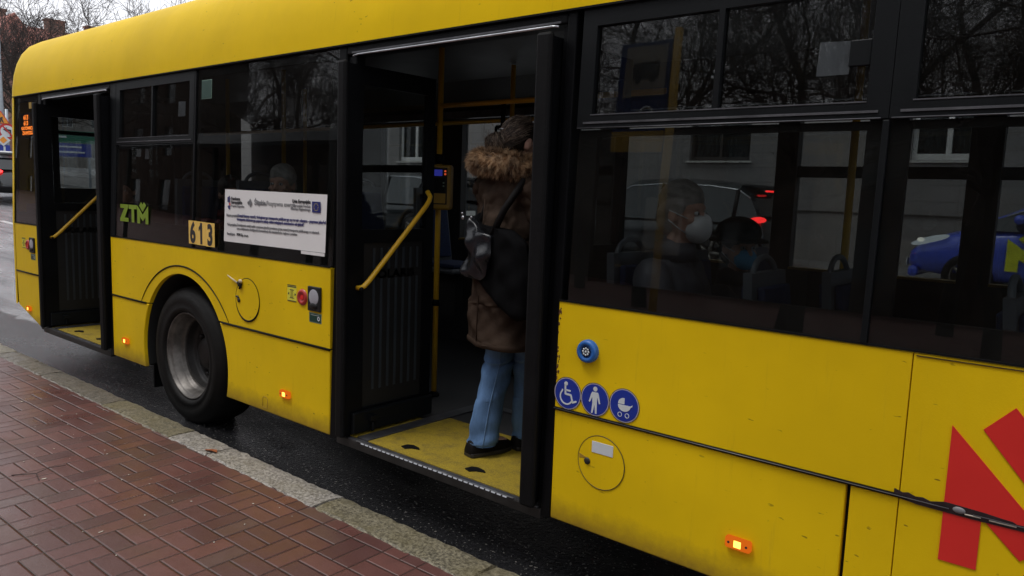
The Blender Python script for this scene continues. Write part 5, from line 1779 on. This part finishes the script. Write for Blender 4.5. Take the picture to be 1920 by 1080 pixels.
# ------------------------------------------------------------------ cars
def car(label, loc, rz, paint, kind, group=None, lit=False, mark=False, head=False, top=None):
    c = empty('parked_car', loc, label, 'car', group, local=True)
    c.rotation_euler = (0, 0, rz)
    # local: front at +X, centre of the footprint at the origin, wheels on z = 0
    if kind == 'suv':
        L_, Wd = 4.55, .92
        low = [(-2.26, .42, .60), (-2.24, .36, .98), (-2.0, .30, 1.06), (-1.2, .26, 1.05), (0, .25, 1.03), (.95, .26, 1.00), (1.45, .28, .98), (2.05, .33, .86), (2.26, .42, .66)]
        roof = [(-2.16, 1.05), (-1.98, 1.42), (-1.75, 1.58), (-1.2, 1.655), (-.3, 1.675), (.35, 1.62), (.85, 1.33), (1.28, 1.02)]
        wx = (-1.36, 1.38); wr_ = .365
    else:
        L_, Wd = 4.5, .88
        low = [(-2.24, .42, .86), (-2.20, .34, 1.08), (-1.9, .28, 1.12), (-1.2, .24, 1.11), (0, .22, 1.10), (.80, .22, 1.12), (1.35, .24, 1.06), (2.00, .30, .86), (2.24, .40, .62)]
        roof = [(-2.14, 1.1), (-1.75, 1.38), (-1.3, 1.53), (-.6, 1.62), (.0, 1.61), (.45, 1.49), (.95, 1.24), (1.35, 1.07)]
        wx = (-1.36, 1.36); wr_ = .325
    # body: rings across the car
    vs, fs = [], []
    ring = 14
    for i, (x, zl, zb) in enumerate(low):
        wf = 1 - .30 * max(0, (abs(x) - 1.6) / .66) ** 2
        for k in range(ring):
            t = -PI / 2 + 2 * PI * k / ring
            cx, cz = math.cos(t), math.sin(t)
            y = Wd * wf * (abs(cx) ** .35) * (1 if cx >= 0 else -1)
            z = (zl + zb) / 2 + (zb - zl) / 2 * (abs(cz) ** .75) * (1 if cz >= 0 else -1)
            vs.append((x, y, z))
    for i in range(len(low) - 1):
        for k in range(ring): fs.append((i * ring + k, (i + 1) * ring + k, (i + 1) * ring + (k + 1) % ring, i * ring + (k + 1) % ring))
    fs.append(tuple(range(ring)))
    fs.append(tuple(range((len(low) - 1) * ring + ring - 1, (len(low) - 1) * ring - 1, -1)))
    bo = mk('body', MB().add(vs, fs, True), paint, c)
    sb = bo.modifiers.new('s', 'SUBSURF'); sb.levels = sb.render_levels = 2
    # cabin: roof shell and glass band
    g_ = MB()
    base = .92 if kind == 'suv' else 1.0
    def sect(x, z):
        wf = 1 - .12 * max(0, (abs(x) - 1.3)) ** 2
        hgt = max(.02, z - base)
        return [(x, -Wd * wf * .95, base), (x, -(Wd * .95 - .20 * hgt / .75) * wf, base + hgt * .86), (x, -(Wd * .80 - .20 * hgt / .75) * wf, z), (x, (Wd * .80 - .20 * hgt / .75) * wf, z), (x, (Wd * .95 - .20 * hgt / .75) * wf, base + hgt * .86), (x, Wd * wf * .95, base)]
    vs = []
    for x, z in roof: vs += sect(x, z)
    glass, pnt = [], []
    for i in range(len(roof) - 1):
        for k in range(5):
            q = (i * 6 + k, i * 6 + k + 1, (i + 1) * 6 + k + 1, (i + 1) * 6 + k)
            front = i >= len(roof) - 3 or i < 1
            (pnt if (k in (1, 3) or (k == 2 and not front)) else glass).append(q)
    g_.add(vs, pnt, True)
    mk('roof', g_, top or paint, c)
    mk('windows', MB().add(vs, glass, False), M['win_car'], c)
    # pillars
    pl = MB()
    for i in (2, 4) if kind == 'suv' else (2, 4):
        for s in (0, 4):
            a, b_ = Vector(vs[i * 6 + (0 if s == 0 else 5)]), Vector(vs[i * 6 + (1 if s == 0 else 4)])
            o_ = V(0, -.006 if s == 0 else .006, 0)
            pl.tube([a + o_, b_ + o_], .035, 6)
    mk('pillar', pl, M['black_trim'], c)
    for s in (-1, 1):
        mm = MB().tube([Vector(vs[i * 6 + (1 if s < 0 else 4)]) + V(0, s * .004, 0) for i in range(1, len(roof) - 1)], .014, 6)
        mk('window_trim', mm, M['alu'], c)
        mk('door_mirror', MB().ell((.78, s * (Wd + .07), base + .17), (.07, .11, .07), 14, 10), paint, c)
        for x in wx:
            w_ = empty('wheel', (x, s * (Wd - .10), wr_), None, None, local=True)
            w_.parent = c
            if s > 0: w_.rotation_euler = (0, 0, PI)
            mk('tyre', MB().lathe([(wr_ * .66, -.07), (wr_ * .78, -.105), (wr_ * .93, -.10), (wr_, -.06), (wr_, .09), (wr_ * .7, .10)], (0, 0, 0), n=40), M['tyre'], w_)
            mb = MB().lathe([(wr_ * .68, -.075), (wr_ * .64, -.085), (wr_ * .62, -.04), (wr_ * .60, .03), (.0, .035)], (0, 0, 0), n=32, close=False)
            for k in range(5):
                t = 2 * PI * k / 5
                mb.tube([(.02 * math.cos(t), -.06, .02 * math.sin(t)), (wr_ * .62 * math.cos(t), -.072, wr_ * .62 * math.sin(t))], [.045, .028], 6)
            mk('rim', mb, M['steel'], w_)
            arch = MB().lathe([(wr_ + .015, -.02), (wr_ + .075, -.018), (wr_ + .085, .05), (wr_ + .015, .05)], (x, s * (Wd + .0) - (0 if s < 0 else .03), wr_), n=40)
            if kind == 'suv': mk('wheel_arch', arch, M['rubber'], c)
        # lamps
        if kind == 'suv':
            tm = M['red_lit'] if lit else M['red_plastic']
            mk('tail_light', MB().ell((-2.14, s * .70, .985), (.13, .17, .055), 14, 8), tm, c)
            mk('headlight', MB().ell((2.08, s * .66, .80), (.14, .18, .06), 14, 8), M['lampglass'], c)
        else:
            mk('tail_light', MB().ell((-2.16, s * .66, .88), (.10, .14, .07), 14, 8), M['red_lit'] if lit else M['red_plastic'], c)
            hl = mk('headlight', MB().ell((1.90, s * .68, .82), (.30, .12, .048), 16, 10, Euler((0, R(16), R(-22 * s)))), M['lamp_on'] if head else M['lampglass'], c)
            if head: mk('lit_bulb', MB().ell((2.00, s * .80, .82), (.05, .06, .035), 10, 8), M['white_lit'], hl)
    if kind == 'suv':
        mk('brake_lamp', MB().box(-2.06, -2.02, -.17, .17, 1.47, 1.50), M['red_lit'] if lit else M['red_plastic'], c)
        mk('spoiler', MB().prism([(-2.12, 1.50), (-1.85, 1.58), (-1.75, 1.60), (-2.10, 1.535)], -.62, .62), M['rubber'], c)
        mk('side_spoiler', MB().prism([(-2.14, 1.50), (-1.80, 1.60), (-1.60, 1.50), (-2.05, 1.44)], -.76, -.70), M['rubber'], c)
        mk('tail_lamp_tip', MB().box(-2.12, -2.0, -.78, -.70, 1.475, 1.50), M['red_lit'] if lit else M['red_plastic'], c)
    mk('number_plate', MB().box(-2.30, -2.28, -.26, .26, .70, .81).box(2.27, 2.29, -.26, .26, .40, .51), M['plate'], c)
    mk('bumper', MB().box(-2.28, -2.05, -.78, .78, .32, .52).box(2.02, 2.27 if kind == 'suv' else 2.16, -.74, .74, .26, .42), M['rubber'] if kind == 'suv' else paint, c, bevel=.05)
    mk('handles', MB().box(-.35, -.17, -Wd - .012, -Wd + .02, .84, .865).box(.55, .73, -Wd - .012, -Wd + .02, .84, .865), M['alu_dull'], c)
    if mark:
        mb = MB()
        mark_m(mb, lambda a, b: (.90 - a * .62, .45 + b * .45), Wd + .004, Wd + .010)
        o_ = mk('emblem_decal', mb, M['lime_bright'], c)
    return c


M['lime_bright'] = mat('yellow_green_vinyl', (0.60, 0.62, 0.03), 0.4)
car('dark grey suv with lit red tail lights on the far side of the street', (-2.28, 10.9, gz(0, 10.9)), PI, M['car_black'], 'suv', lit=True)
car('bright blue hatchback with a yellow letter on its door, across the street', (4.40, 10.9, gz(0, 10.9)), PI, M['car_blue'], 'hatch', mark=True, head=True)
car('dark blue grey parked suv seen through the glass of the middle door leaf', (-9.6, 10.6, gz(-9.6, 10.6)), PI, M['car_black'], 'suv')
car('distant black car with a white roof and lit tail lights behind the bus', (-25.2, 6.5, gz(-25.2, 6.5)), R(176), M['car_black'], 'suv', lit=True, top=M['car_white'])


# ------------------------------------------------------------------ far buildings
bz = .55
fx0, fx1, fy = -22.6, 16.0, 13.4
wins = []
xk = -3.11
k = 0
wx_list = []
for i in range(-9, 8):
    x = -3.11 + i * 2.35 if i < 0 else None
spots = [(-3.13, -1.72, 'd'), (1.42, 2.62, 'w'), (5.6, 6.9, 'w'), (9.6, 10.9, 'w'), (13.2, 14.5, 'd'), (-7.4, -6.1, 'w'), (-12.9, -11.55, 'w'), (-16.8, -15.5, 'w'), (-20.8, -19.5, 'd')]
holes = []
for a, b, _ in spots:
    holes.append((a, b, 2.56, 4.05))
    holes.append((a, b, 5.6, 7.0))
H = empty('apartment_building', ((fx0 + fx1) / 2, fy + 4, bz), 'long grey tiled apartment building along the far side of the street', 'building')
mk('wall', MB().grid_wall([fx0, fx1], [bz - .3, 8.75], fy, fy + .35, holes).box(fx0, fx0 + .3, fy + .36, fy + 9, bz - .3, 8.75).box(fx0, fx1, fy + 9, fy + 9.3, bz - .3, 8.75), M['facade'], H)
mk('roof', MB().box(fx0 - .1, fx1 + .1, fy - .15, fy + 9.4, 8.76, 8.95), M['plaster'], H)
mk('plinth', MB().box(fx0, fx1, fy - .05, fy - .003, bz - .3, 1.05), M['plaster'], H)
mk('ledge', MB().box(fx0, fx1, fy - .03, fy - .003, 1.515, 1.545), M['frame_brown'], H)
for a, b, kd in spots:
    for z0, z1 in ((2.56, 4.05), (5.6, 7.0)):
        fm = M['frame_brown'] if kd == 'd' else M['frame_white']
        q = .05 if kd == 'd' else .075
        m_ = (a + b) / 2
        w_ = mk('window', MB().grid_wall([a, b], [z0, z1], fy + .10, fy + .16, [(a + q, m_ - q * .6, z0 + q * 1.6, z1 - q), (m_ + q * .6, b - q, z0 + q * 1.6, z1 - q)]), fm, H)
        mk('pane', MB().box(a, b, fy + .13, fy + .14, z0, z1), M['win'], w_)
        mk('curtain', MB().add([(a + (b - a) * i / 40, fy + .24 + .02 * math.sin(i * 1.9), zz) for zz in (z0, z1) for i in range(41)], [(i, i + 1, 42 + i, 41 + i) for i in range(40)]), M['curtain'], w_)
        mk('sill', MB().box(a - .06, b + .06, fy - .07, fy + .10, z0 - .05, z0 - .012), M['sillwhite'], w_)
mk('house_number', MB().box(-1.08, -1.0, fy - .012, fy - .003, 2.88, 3.0), M['sign_blue'], H)
mk('door', MB().box(-.30, .62, fy - .01, fy - .002, bz, 3.05), M['plaster'], H)

# distant houses closing the street
def house(cx, cy, w_, d_, z0, eav, rdg, label, wallm, gable_front=False, chim=2, rz=0):
    h_ = empty('townhouse', (cx, cy, z0), label, 'building', 'old houses closing the street', local=True)
    h_.rotation_euler = (0, 0, rz)
    rows = int((eav - 1.5) // 3.2)
    # facade towards +X (towards the camera)
    hl = []
    n_ = max(2, int(w_ // 2.6))
    for r_ in range(rows):
        for i in range(n_):
            yc = -w_ / 2 + (i + .5) * w_ / n_
            hl.append((yc - .55, yc + .55, 1.2 + r_ * 3.2, 2.9 + r_ * 3.2))
    q = MB().grid_wall([-w_ / 2, w_ / 2], [0, eav], 0, .3, hl)
    q.xf(lambda a, b, c: (d_ / 2 - b, a, c))
    q.box(-d_ / 2, -d_ / 2 + .3, -w_ / 2, w_ / 2, 0, eav).box(-d_ / 2 + .31, d_ / 2 - .31, -w_ / 2, -w_ / 2 + .3, 0, eav).box(-d_ / 2 + .31, d_ / 2 - .31, w_ / 2 - .3, w_ / 2, 0, eav)
    mk('wall', q, wallm, h_)
    for a, b, c, e_ in hl:
        f = mk('window', MB().box(d_ / 2 - .2, d_ / 2 - .14, a, b, c, e_), M['frame_white'], h_)
        mk('pane', MB().box(d_ / 2 - .14, d_ / 2 - .12, a + .08, (a + b) / 2 - .04, c + .08, e_ - .08).box(d_ / 2 - .14, d_ / 2 - .12, (a + b) / 2 + .04, b - .08, c + .08, e_ - .08), M['win_house'], f)
    if gable_front:
        rf = mk('roof', MB().add([(d_ / 2 + .3, -w_ / 2 - .3, eav), (d_ / 2 + .3, 0, rdg), (d_ / 2 + .3, w_ / 2 + .3, eav), (-d_ / 2, -w_ / 2 - .3, eav), (-d_ / 2, 0, rdg), (-d_ / 2, w_ / 2 + .3, eav)], [(0, 1, 4, 3), (1, 2, 5, 4), (0, 2, 1), (3, 4, 5), (0, 3, 5, 2)]), M['roof_tile'], h_)
    else:
        rf = mk('roof', MB().add([(d_ / 2 + .4, -w_ / 2 - .2, eav), (0, -w_ / 2 - .2, rdg), (-d_ / 2 - .4, -w_ / 2 - .2, eav), (d_ / 2 + .4, w_ / 2 + .2, eav), (0, w_ / 2 + .2, rdg), (-d_ / 2 - .4, w_ / 2 + .2, eav)], [(0, 3, 4, 1), (1, 4, 5, 2), (0, 1, 2), (3, 5, 4), (0, 2, 5, 3)]), M['roof_tile'], h_)
    for i in range(chim):
        y = -w_ / 2 + (i + .6) * w_ / (chim + .2)
        mk('chimney', MB().box(-.5, .5, y - .9, y + .9, rdg - 1.6, rdg + .9).box(-.6, .6, y - 1.0, y + 1.0, rdg + .9, rdg + 1.1), M['brick_old'], rf)
    return h_
gh = gz(-90, 20)
house(-88, 36.5, 17, 11, gh, 10.6, 14.9, 'pale old townhouse with long red tiled roof and broad brick chimneys', M['plaster'], chim=4)
house(-84, 23.6, 6.5, 11, gh, 9.8, 14.3, 'narrow gabled townhouse with red roof, beside the long roofed one', M['brick_old'], True, 1)
house(-93, 11.5, 16, 11, gh, 8.6, 13.4, 'low old brick house with red roof, leftmost in the street', M['brick_old'], chim=2)
house(-70, 52, 20, 12, gh, 11.0, 15.0, 'brick townhouse with red roof mostly hidden behind the bus', M['brick_old'], chim=2)


# ------------------------------------------------------------------ trees
def make_tree(seed, height, trunk_r, levels, spread, nbr=(5, 7), rmin=.003, lean=.12):
    rr = random.Random(seed)
    tr, cr = MB(), MB()
    def grow(p, d, L_, r, lv):
        n_ = 5 if lv == 0 else (4 if lv < levels - 1 else 2)
        pts = [p]
        dd = d.copy()
        for i in range(n_):
            wob = .10 if lv == 0 else .24
            dd = (dd + V(rr.gauss(0, wob), rr.gauss(0, wob), rr.gauss(0, wob) + (.06 if lv else .0))).normalized()
            pts.append(pts[-1] + dd * L_ / n_)
        rs = [r * (1 - .62 * i / n_) for i in range(n_ + 1)]
        if lv >= levels - 1: rs = [max(rmin, x) for x in rs]
        (tr if lv <= 1 else cr).tube(pts, rs, 9 if lv == 0 else (6 if lv == 1 else 3), caps=False, smooth=lv < 3)
        if lv >= levels: return
        k = rr.randint(*nbr) + (2 if lv == 0 else 0)
        for j in range(k):
            f = rr.uniform(.45 if lv == 0 else .22, 1.0)
            q = f * n_
            i = min(int(q), n_ - 1)
            bp = pts[i].lerp(pts[i + 1], q - i)
            ax = (pts[i + 1] - pts[i]).normalized()
            pr_ = ax.cross(V(rr.gauss(0, 1), rr.gauss(0, 1), rr.gauss(0, 1))).normalized()
            nd = (ax * rr.uniform(.45, .9) + pr_ * rr.uniform(.6, 1.1) * spread + V(0, 0, .12)).normalized()
            grow(bp, nd, L_ * rr.uniform(.42, .68) * (1 - .25 * f + .2), rs[i] * rr.uniform(.42, .62), lv + 1)
        grow(pts[-1], dd, L_ * .62, rs[-1], lv + 1)
    grow(V(0, 0, -.1), V(rr.uniform(-lean, lean), rr.uniform(-lean, lean), 1).normalized(), height * .42, trunk_r, 0)
    return tr, cr


def tree_proto(seed, h, r, levels, spread, label, group, nbr=(5, 7), rmin=.003):
    t = empty('bare_tree', (0, 0, 0), label, 'tree', group, local=True)
    a, b = make_tree(seed, h, r, levels, spread, nbr, rmin)
    mk('trunk', a, M['bark'], t)
    mk('crown', b, M['twig'], t)
    return t
def place(proto, loc, rz, s, label, used=[]):
    t = copy_tree(proto) if proto.name in used else proto
    used.append(proto.name)
    t.location = loc
    t.rotation_euler = (0, 0, rz)
    t.scale = (s, s, s)
    t['label'] = label
    return t
GF = 'bare trees lining the street behind the bus'
GB = 'bare trees on the pavement behind the camera, mirrored in the windows'
TA = tree_proto(21, 11, .17, 4, .85, 'x', GF, (5, 6), .008)
TB = tree_proto(34, 12, .19, 4, 1.0, 'x', GF, (5, 6), .008)
TC = tree_proto(55, 10, .14, 4, .75, 'x', GF, (5, 6), .008)
NA = tree_proto(61, 11, .15, 5, .9, 'x', GB, (4, 5), .0032)
NB_ = tree_proto(77, 12, .17, 5, 1.0, 'x', GB, (4, 5), .0032)
far_spots = [(TA, -36, 10.6, 0.4, 1.0, 'slim bare tree leftmost behind the bus, forking low'), (TB, -46, 13.6, 2.0, 1.05, 'broad bare tree in front of the gabled townhouse'),
             (TC, -40, 16.5, 1.0, 1.15, 'upright bare tree rising behind the rear corner of the bus roof'), (TA, -52, 20.5, 3.2, 1.15, 'bare tree before the long red roof and its chimneys'),
             (TB, -47, 23.5, 4.4, 1.05, 'spreading bare tree right of the townhouse chimneys'), (TC, -38, 23, 2.7, 1.1, 'thin bare tree seen just above the bus roof edge'),
             (TA, -60, 9.8, 5.1, 1.0, 'distant bare tree at the left edge before the low brick house'), (TB, -33, 26, 0.9, 0.9, 'small bare tree top showing right of the others above the bus roof'),
            
             (TB, -40, 19.5, 3.5, 1.15, 'tall spreading bare tree over the middle of the bus roof edge'), (TA, -36, 22.5, 1.3, 1.25, 'bare tree whose fine top shows right of the tall spreading one'), (TC, -34, 26.5, 5.6, 1.35, 'rightmost bare tree top just above the yellow roof'),
             (TB, -31, 23.5, 5.0, 1.3, 'dense bare tree crown reaching furthest up over the roof edge'), (TA, -29, 30, 0.7, 1.6, 'tall bare tree tip near the corner of the tiled building'), (TC, -44, 22, 4.0, 1.35, 'narrow bare tree behind the tall spreading one')]
for pr_, x, y, a, s, lb in far_spots:
    t = place(pr_, (x, y, gz(x, min(y, 16)) + .1), a, s, lb)
near = [(-13, -8.5, .3, .9), (-7.3, -10, 1.1, 1.0), (-3.5, -8.2, 4.0, .9), (-.2, -12, 5.2, 1.0), (3.4, -10.6, 3.0, .95), (6.6, -14, .9, 1.1), (8.4, -9.6, 2.4, .95), (12, -12.4, 5.5, 1.0), (-17, -13, 3.3, 1.1), (1.5, -18, .2, 1.2), (-9, -18, 2.9, 1.2), (5.0, -8.0, 1.4, .85), (-24, -9, 1.9, 1.0), (-33, -12, .7, 1.1), (-44, -10, 2.7, 1.1), (-58, -13, 3.9, 1.2), (10, -16, 4.4, 1.2), (-4.5, -14, .5, 1.15), (1.0, -9.2, 2.2, .9), (-29, -16, 5.0, 1.2)]
for i, (x, y, a, s) in enumerate(near):
    t = copy_tree((NA, NB_)[i % 2]) if i > 1 else (NA, NB_)[i]
    t.location = (x, y, pz(x, y))
    t.rotation_euler = (0, 0, a)
    t.scale = (s, s, s)
    t['group'] = GB
    t['label'] = 'bare tree mirrored in the bus windows, standing behind the viewer on the pavement'
# backdrop added behind the viewer, blocks the sky in the lower window reflections
BB = empty('reflection_backdrop', (-30, -27, .12), 'long brick backdrop added unseen behind the pavement to darken the bus window reflections', 'building')
hl = [(-108 + 4.2 * i, -106.4 + 4.2 * i, z, z + 1.7) for i in range(34) for z in (1.2, 4.1)]
mk('wall', MB().grid_wall([-110, 36], [.05, 6.5], -24.3, -24.0, hl).box(-110, 36, -32, -31.7, .05, 6.5).box(-110, -109.7, -31.7, -24.3, .05, 6.5).box(35.7, 36, -31.7, -24.3, .05, 6.5), M['brick_dark'], BB)
mk('roof', MB().add([(-111, -23.6, 6.5), (37, -23.6, 6.5), (37, -28, 7.1), (-111, -28, 7.1), (-111, -32.4, 6.5), (37, -32.4, 6.5)], [(0, 1, 2, 3), (3, 2, 5, 4)]), M['roof_dark'], BB)
for a, b_, c, e_ in hl: mk('window', MB().box(a, b_, -24.22, -24.15, c, e_), M['win_house'], BB)

TB2 = empty('tall_backdrop', (-76, -25, .12), 'tall brick backdrop added unseen far along the pavement to darken the rear window reflections', 'building')  # added taller backdrop, keeps sky out of the rear window reflections
hl = [(-110 + 4.2 * i, -108.6 + 4.2 * i, z, z + 2.0) for i in range(16) for z in (1.6, 5.2, 8.8)]
mk('wall', MB().grid_wall([-112, -40], [.05, 12.5], -22.3, -22.0, hl).box(-112, -40, -23.9, -23.6, .05, 12.5), M['brick_dark'], TB2)
mk('roof', MB().box(-112.4, -39.6, -24.0, -21.7, 12.51, 12.9), M['roof_dark'], TB2)
for a, b_, c, e_ in hl: mk('window', MB().box(a, b_, -22.22, -22.15, c, e_), M['win_house'], TB2)


# ------------------------------------------------------------------ street furniture
# sign pole behind the bus
sx_, sy_ = -31.6, 8.55
sz_ = gz(sx_, sy_)
def zed(k): return 1.6365 + 38 * k
S = empty('sign_pole', (sx_, sy_, sz_), 'sign pole with a triangle, round, diamond and blue sign stacked at the left edge', 'sign')
mk('pole', MB().tube([(sx_, sy_, sz_), (sx_, sy_, zed(.073))], .06, 12), M['galv'], S)
SN = Vector((.9577, -.2873, 0))
ST = Vector((.2873, .9577, 0))
def plate(name, poly, m, off, parent, th=.012):
    mb = MB().prism(poly, 0, th)
    mb.xf(lambda x, y, z: tuple(Vector((sx_, sy_, z)) + SN * (off - y) + ST * x))
    # winding is mirrored by the frame, harmless for two sided shading
    return mk(name, mb, m, parent)
def rgp(n_, r, cx, cz, a0=90): return [(cx + r * math.cos(R(a0 + 360 * i / n_)), cz + r * math.sin(R(a0 + 360 * i / n_))) for i in range(n_)]
zt, zc2, zd2, zb2 = zed(.0706) - .34, zed(.0494), zed(.0410), zed(.0283)
o = plate('warning_sign', rgp(3, .36, -.20, zt), M['sign_red'], .10, S)
plate('sign_face', rgp(3, .30, -.20, zt), M['sign_orange'], .115, o)
pp = [(-.06, -.13), (-.01, -.13), (.01, -.03), (.06, -.13), (.10, -.13), (.05, .02), (.07, .08), (.01, .10), (-.05, .04), (-.10, .01), (-.08, -.01), (-.02, .0)]
plate('symbol', [(a - .20, b + zt) for a, b in pp], M['ink'], .13, o)
o = plate('turn_sign', rgp(32, .32, .0, zc2), M['sign_red'], .10, S)
plate('sign_face', rgp(32, .235, .0, zc2), M['sign_white'], .115, o)
plate('symbol', [(a * .8, b * .8 + zc2) for a, b in ((.10, -.24), (.17, -.24), (.17, .08), (-.02, .12), (-.02, .20), (-.18, .08), (-.02, -.04), (-.02, .04), (.10, .0))], M['ink'], .13, o)
plate('slash', [(-.18, zc2 + .20), (-.14, zc2 + .23), (.19, zc2 - .18), (.15, zc2 - .21)], M['sign_red'], .145, o)
o = plate('priority_sign', rgp(4, .25, -.15, zd2 - .05), M['sign_white'], .16, S)
plate('sign_face', rgp(4, .14, -.15, zd2 - .05), M['sign_orange'], .175, o)
o = plate('lane_sign', [(-.72, zed(.0211)), (.08, zed(.0211)), (.08, zed(.0345)), (-.72, zed(.0345))], M['sign_blue'], .10, S)
for cx in (-.52, -.12):
    plate('arrow', [(cx - .035, zb2 + .18), (cx + .035, zb2 + .18), (cx + .035, zb2 - .04), (cx + .10, zb2 - .04), (cx, zb2 - .19), (cx - .10, zb2 - .04), (cx - .035, zb2 - .04)], M['sign_white'], .115, o)
# lamp post
lx, ly = -26.0, 6.75
lx, ly = 4.9526 - .9590 * 40, -2.4517 + .2835 * 40
lz = gz(lx, ly)
L0 = empty('street_lamp', (lx, ly, lz), 'pale tall street lamp post at the left edge behind the signs', 'street lamp')
mk('post', MB().tube([(lx, ly, lz), (lx, ly, lz + 3), (lx, ly, lz + 9)], [.13, .11, .07], 14), M['galv'], L0)
mk('arm', MB().tube([(lx, ly, lz + 9), (lx, ly + .4, lz + 9.4), (lx, ly + 1.6, lz + 9.55)], .05, 8), M['galv'], L0)
mk('lamp_head', MB().ell((lx, ly + 1.95, lz + 9.55), (.16, .42, .09), 16, 8), M['galv'], L0)

# direction sign visible through the rear door
dx_, dy_ = 4.9526 - .9382 * 34, -2.4517 + .3462 * 34
D = empty('direction_sign', (dx_, dy_, gz(dx_, dy_)), 'green and blue direction sign seen through the rear door', 'sign')
dzb = 1.6365 + 34 * .026
def dbox(name, a, b, z0, z1, m, off, parent):
    nx, ny, tx, ty = .94, -.34, .34, .94
    mb = MB().prism([(a, z0), (b, z0), (b, z1), (a, z1)], 0, .03)
    mb.xf(lambda x, y, z: (dx_ + nx * (off - y) + tx * x, dy_ + ny * (off - y) + ty * x, z))
    return mk(name, mb, m, parent)
for a in (-.55, .55): mk('post', MB().tube([(dx_ + .34 * a, dy_ + .94 * a, gz(dx_, dy_)), (dx_ + .34 * a, dy_ + .94 * a, dzb + .9)], .05, 8), M['galv'], D)
g1 = dbox('green_panel', -.75, .75, dzb + .50, dzb + .95, M['sign_green'], .10, D)
b1 = dbox('blue_panel', -.75, .62, dzb - .02, dzb + .48, M['sign_blue'], .10, D)
dbox('printed_line', -.45, .30, dzb + .32, dzb + .38, M['sign_white'], .115, b1)
dbox('printed_line', -.55, .40, dzb + .12, dzb + .18, M['sign_white'], .115, b1)
dbox('printed_line', -.60, -.2, dzb + .68, dzb + .75, M['sign_white'], .115, g1)

# bus stop flag and timetable, mirrored in the right hand windows
BS = empty('bus_stop_sign', (1.52, -3.6, .12), 'tall bus stop sign with blue and yellow flag and timetable boards, mirrored in the window', 'bus stop sign')
mk('post', MB().tube([(1.60, -3.6, .12), (1.60, -3.6, 3.45)], .038, 14), M['stop_yellow'], BS)
mk('post', MB().tube([(1.20, -3.6, 1.3), (1.20, -3.6, 1.32)], .03, 8), M['stop_yellow'], BS)
f0 = mk('flag_board', MB().box(1.02, 1.56, -3.62, -3.58, 2.36, 3.36), M['flag_dark'], BS, bevel=.006)
mk('flag_white', MB().box(1.09, 1.52, -3.578, -3.574, 2.86, 3.32), M['plaster'], f0)
mb = MB().box(1.18, 1.45, -3.572, -3.568, 3.02, 3.17).disc((1.24, 3.01), .03, -3.572, -3.568, 14).disc((1.39, 3.01), .03, -3.572, -3.568, 14)
mk('bus_symbol', mb, M['ink'], f0, bevel=.0)
mk('flag_yellow', MB().box(1.02, 1.56, -3.578, -3.574, 2.36, 2.55), M['stop_yellow'], f0)
mk('stop_mark', MB().lathe([(.05, -3.574), (.075, -3.570), (.075, -3.574)], (1.36, 0, 2.70), n=24), M['sign_white'], f0)
tb = mk('timetable_board', MB().box(1.42, 1.78, -3.66, -3.62, 1.45, 1.95), M['plaster'], BS, bevel=.006)
mk('paper', MB().box(1.45, 1.75, -3.615, -3.612, 1.50, 1.90), M['plaster'], tb)

# bus shelter behind the viewer
SH = empty('bus_shelter', (-5.2, -3.6, .12), 'glass bus shelter with dark curved roof, mirrored in the left windows', 'bus shelter')
mb = MB()
arc = [(-3.0 - 1.9 * i / 10, 2.45 + .32 * math.sin(PI * i / 10)) for i in range(11)]
vs = [(x, y, z) for x in (-8.2, -2.4) for y, z in arc] + [(x, y, z - .05) for x in (-8.2, -2.4) for y, z in arc]
fs = []
for i in range(10):
    fs += [(i, i + 1, 12 + i, 11 + i), (22 + i, 33 + i, 34 + i, 23 + i)]
fs += [(0, 11, 33, 22), (10, 32, 43, 21), tuple(range(11)) + tuple(range(32, 21, -1)), tuple(range(11, 22)) + tuple(range(43, 32, -1))]
mk('roof', mb.add(vs, fs), M['grey_frame'], SH)
for x in (-8.0, -5.3, -2.6):
    mk('post', MB().box(x - .04, x + .04, -4.84, -4.76, .12, 2.45), M['grey_frame'], SH)
    mk('post', MB().box(x - .03, x + .03, -3.13, -3.07, .12, 2.43), M['grey_frame'], SH)
mk('back_pane', MB().box(-7.94, -5.36, -4.81, -4.80, .4, 2.3).box(-5.24, -2.66, -4.81, -4.80, .4, 2.3), M['win_door'], SH)
bn = mk('bench', MB().box(-7.2, -3.4, -4.6, -4.2, .55, .60), M['bark'], SH)
mk('leg', MB().box(-7.0, -6.9, -4.5, -4.3, .12, .55).box(-3.7, -3.6, -4.5, -4.3, .12, .55), M['grey_frame'], bn)
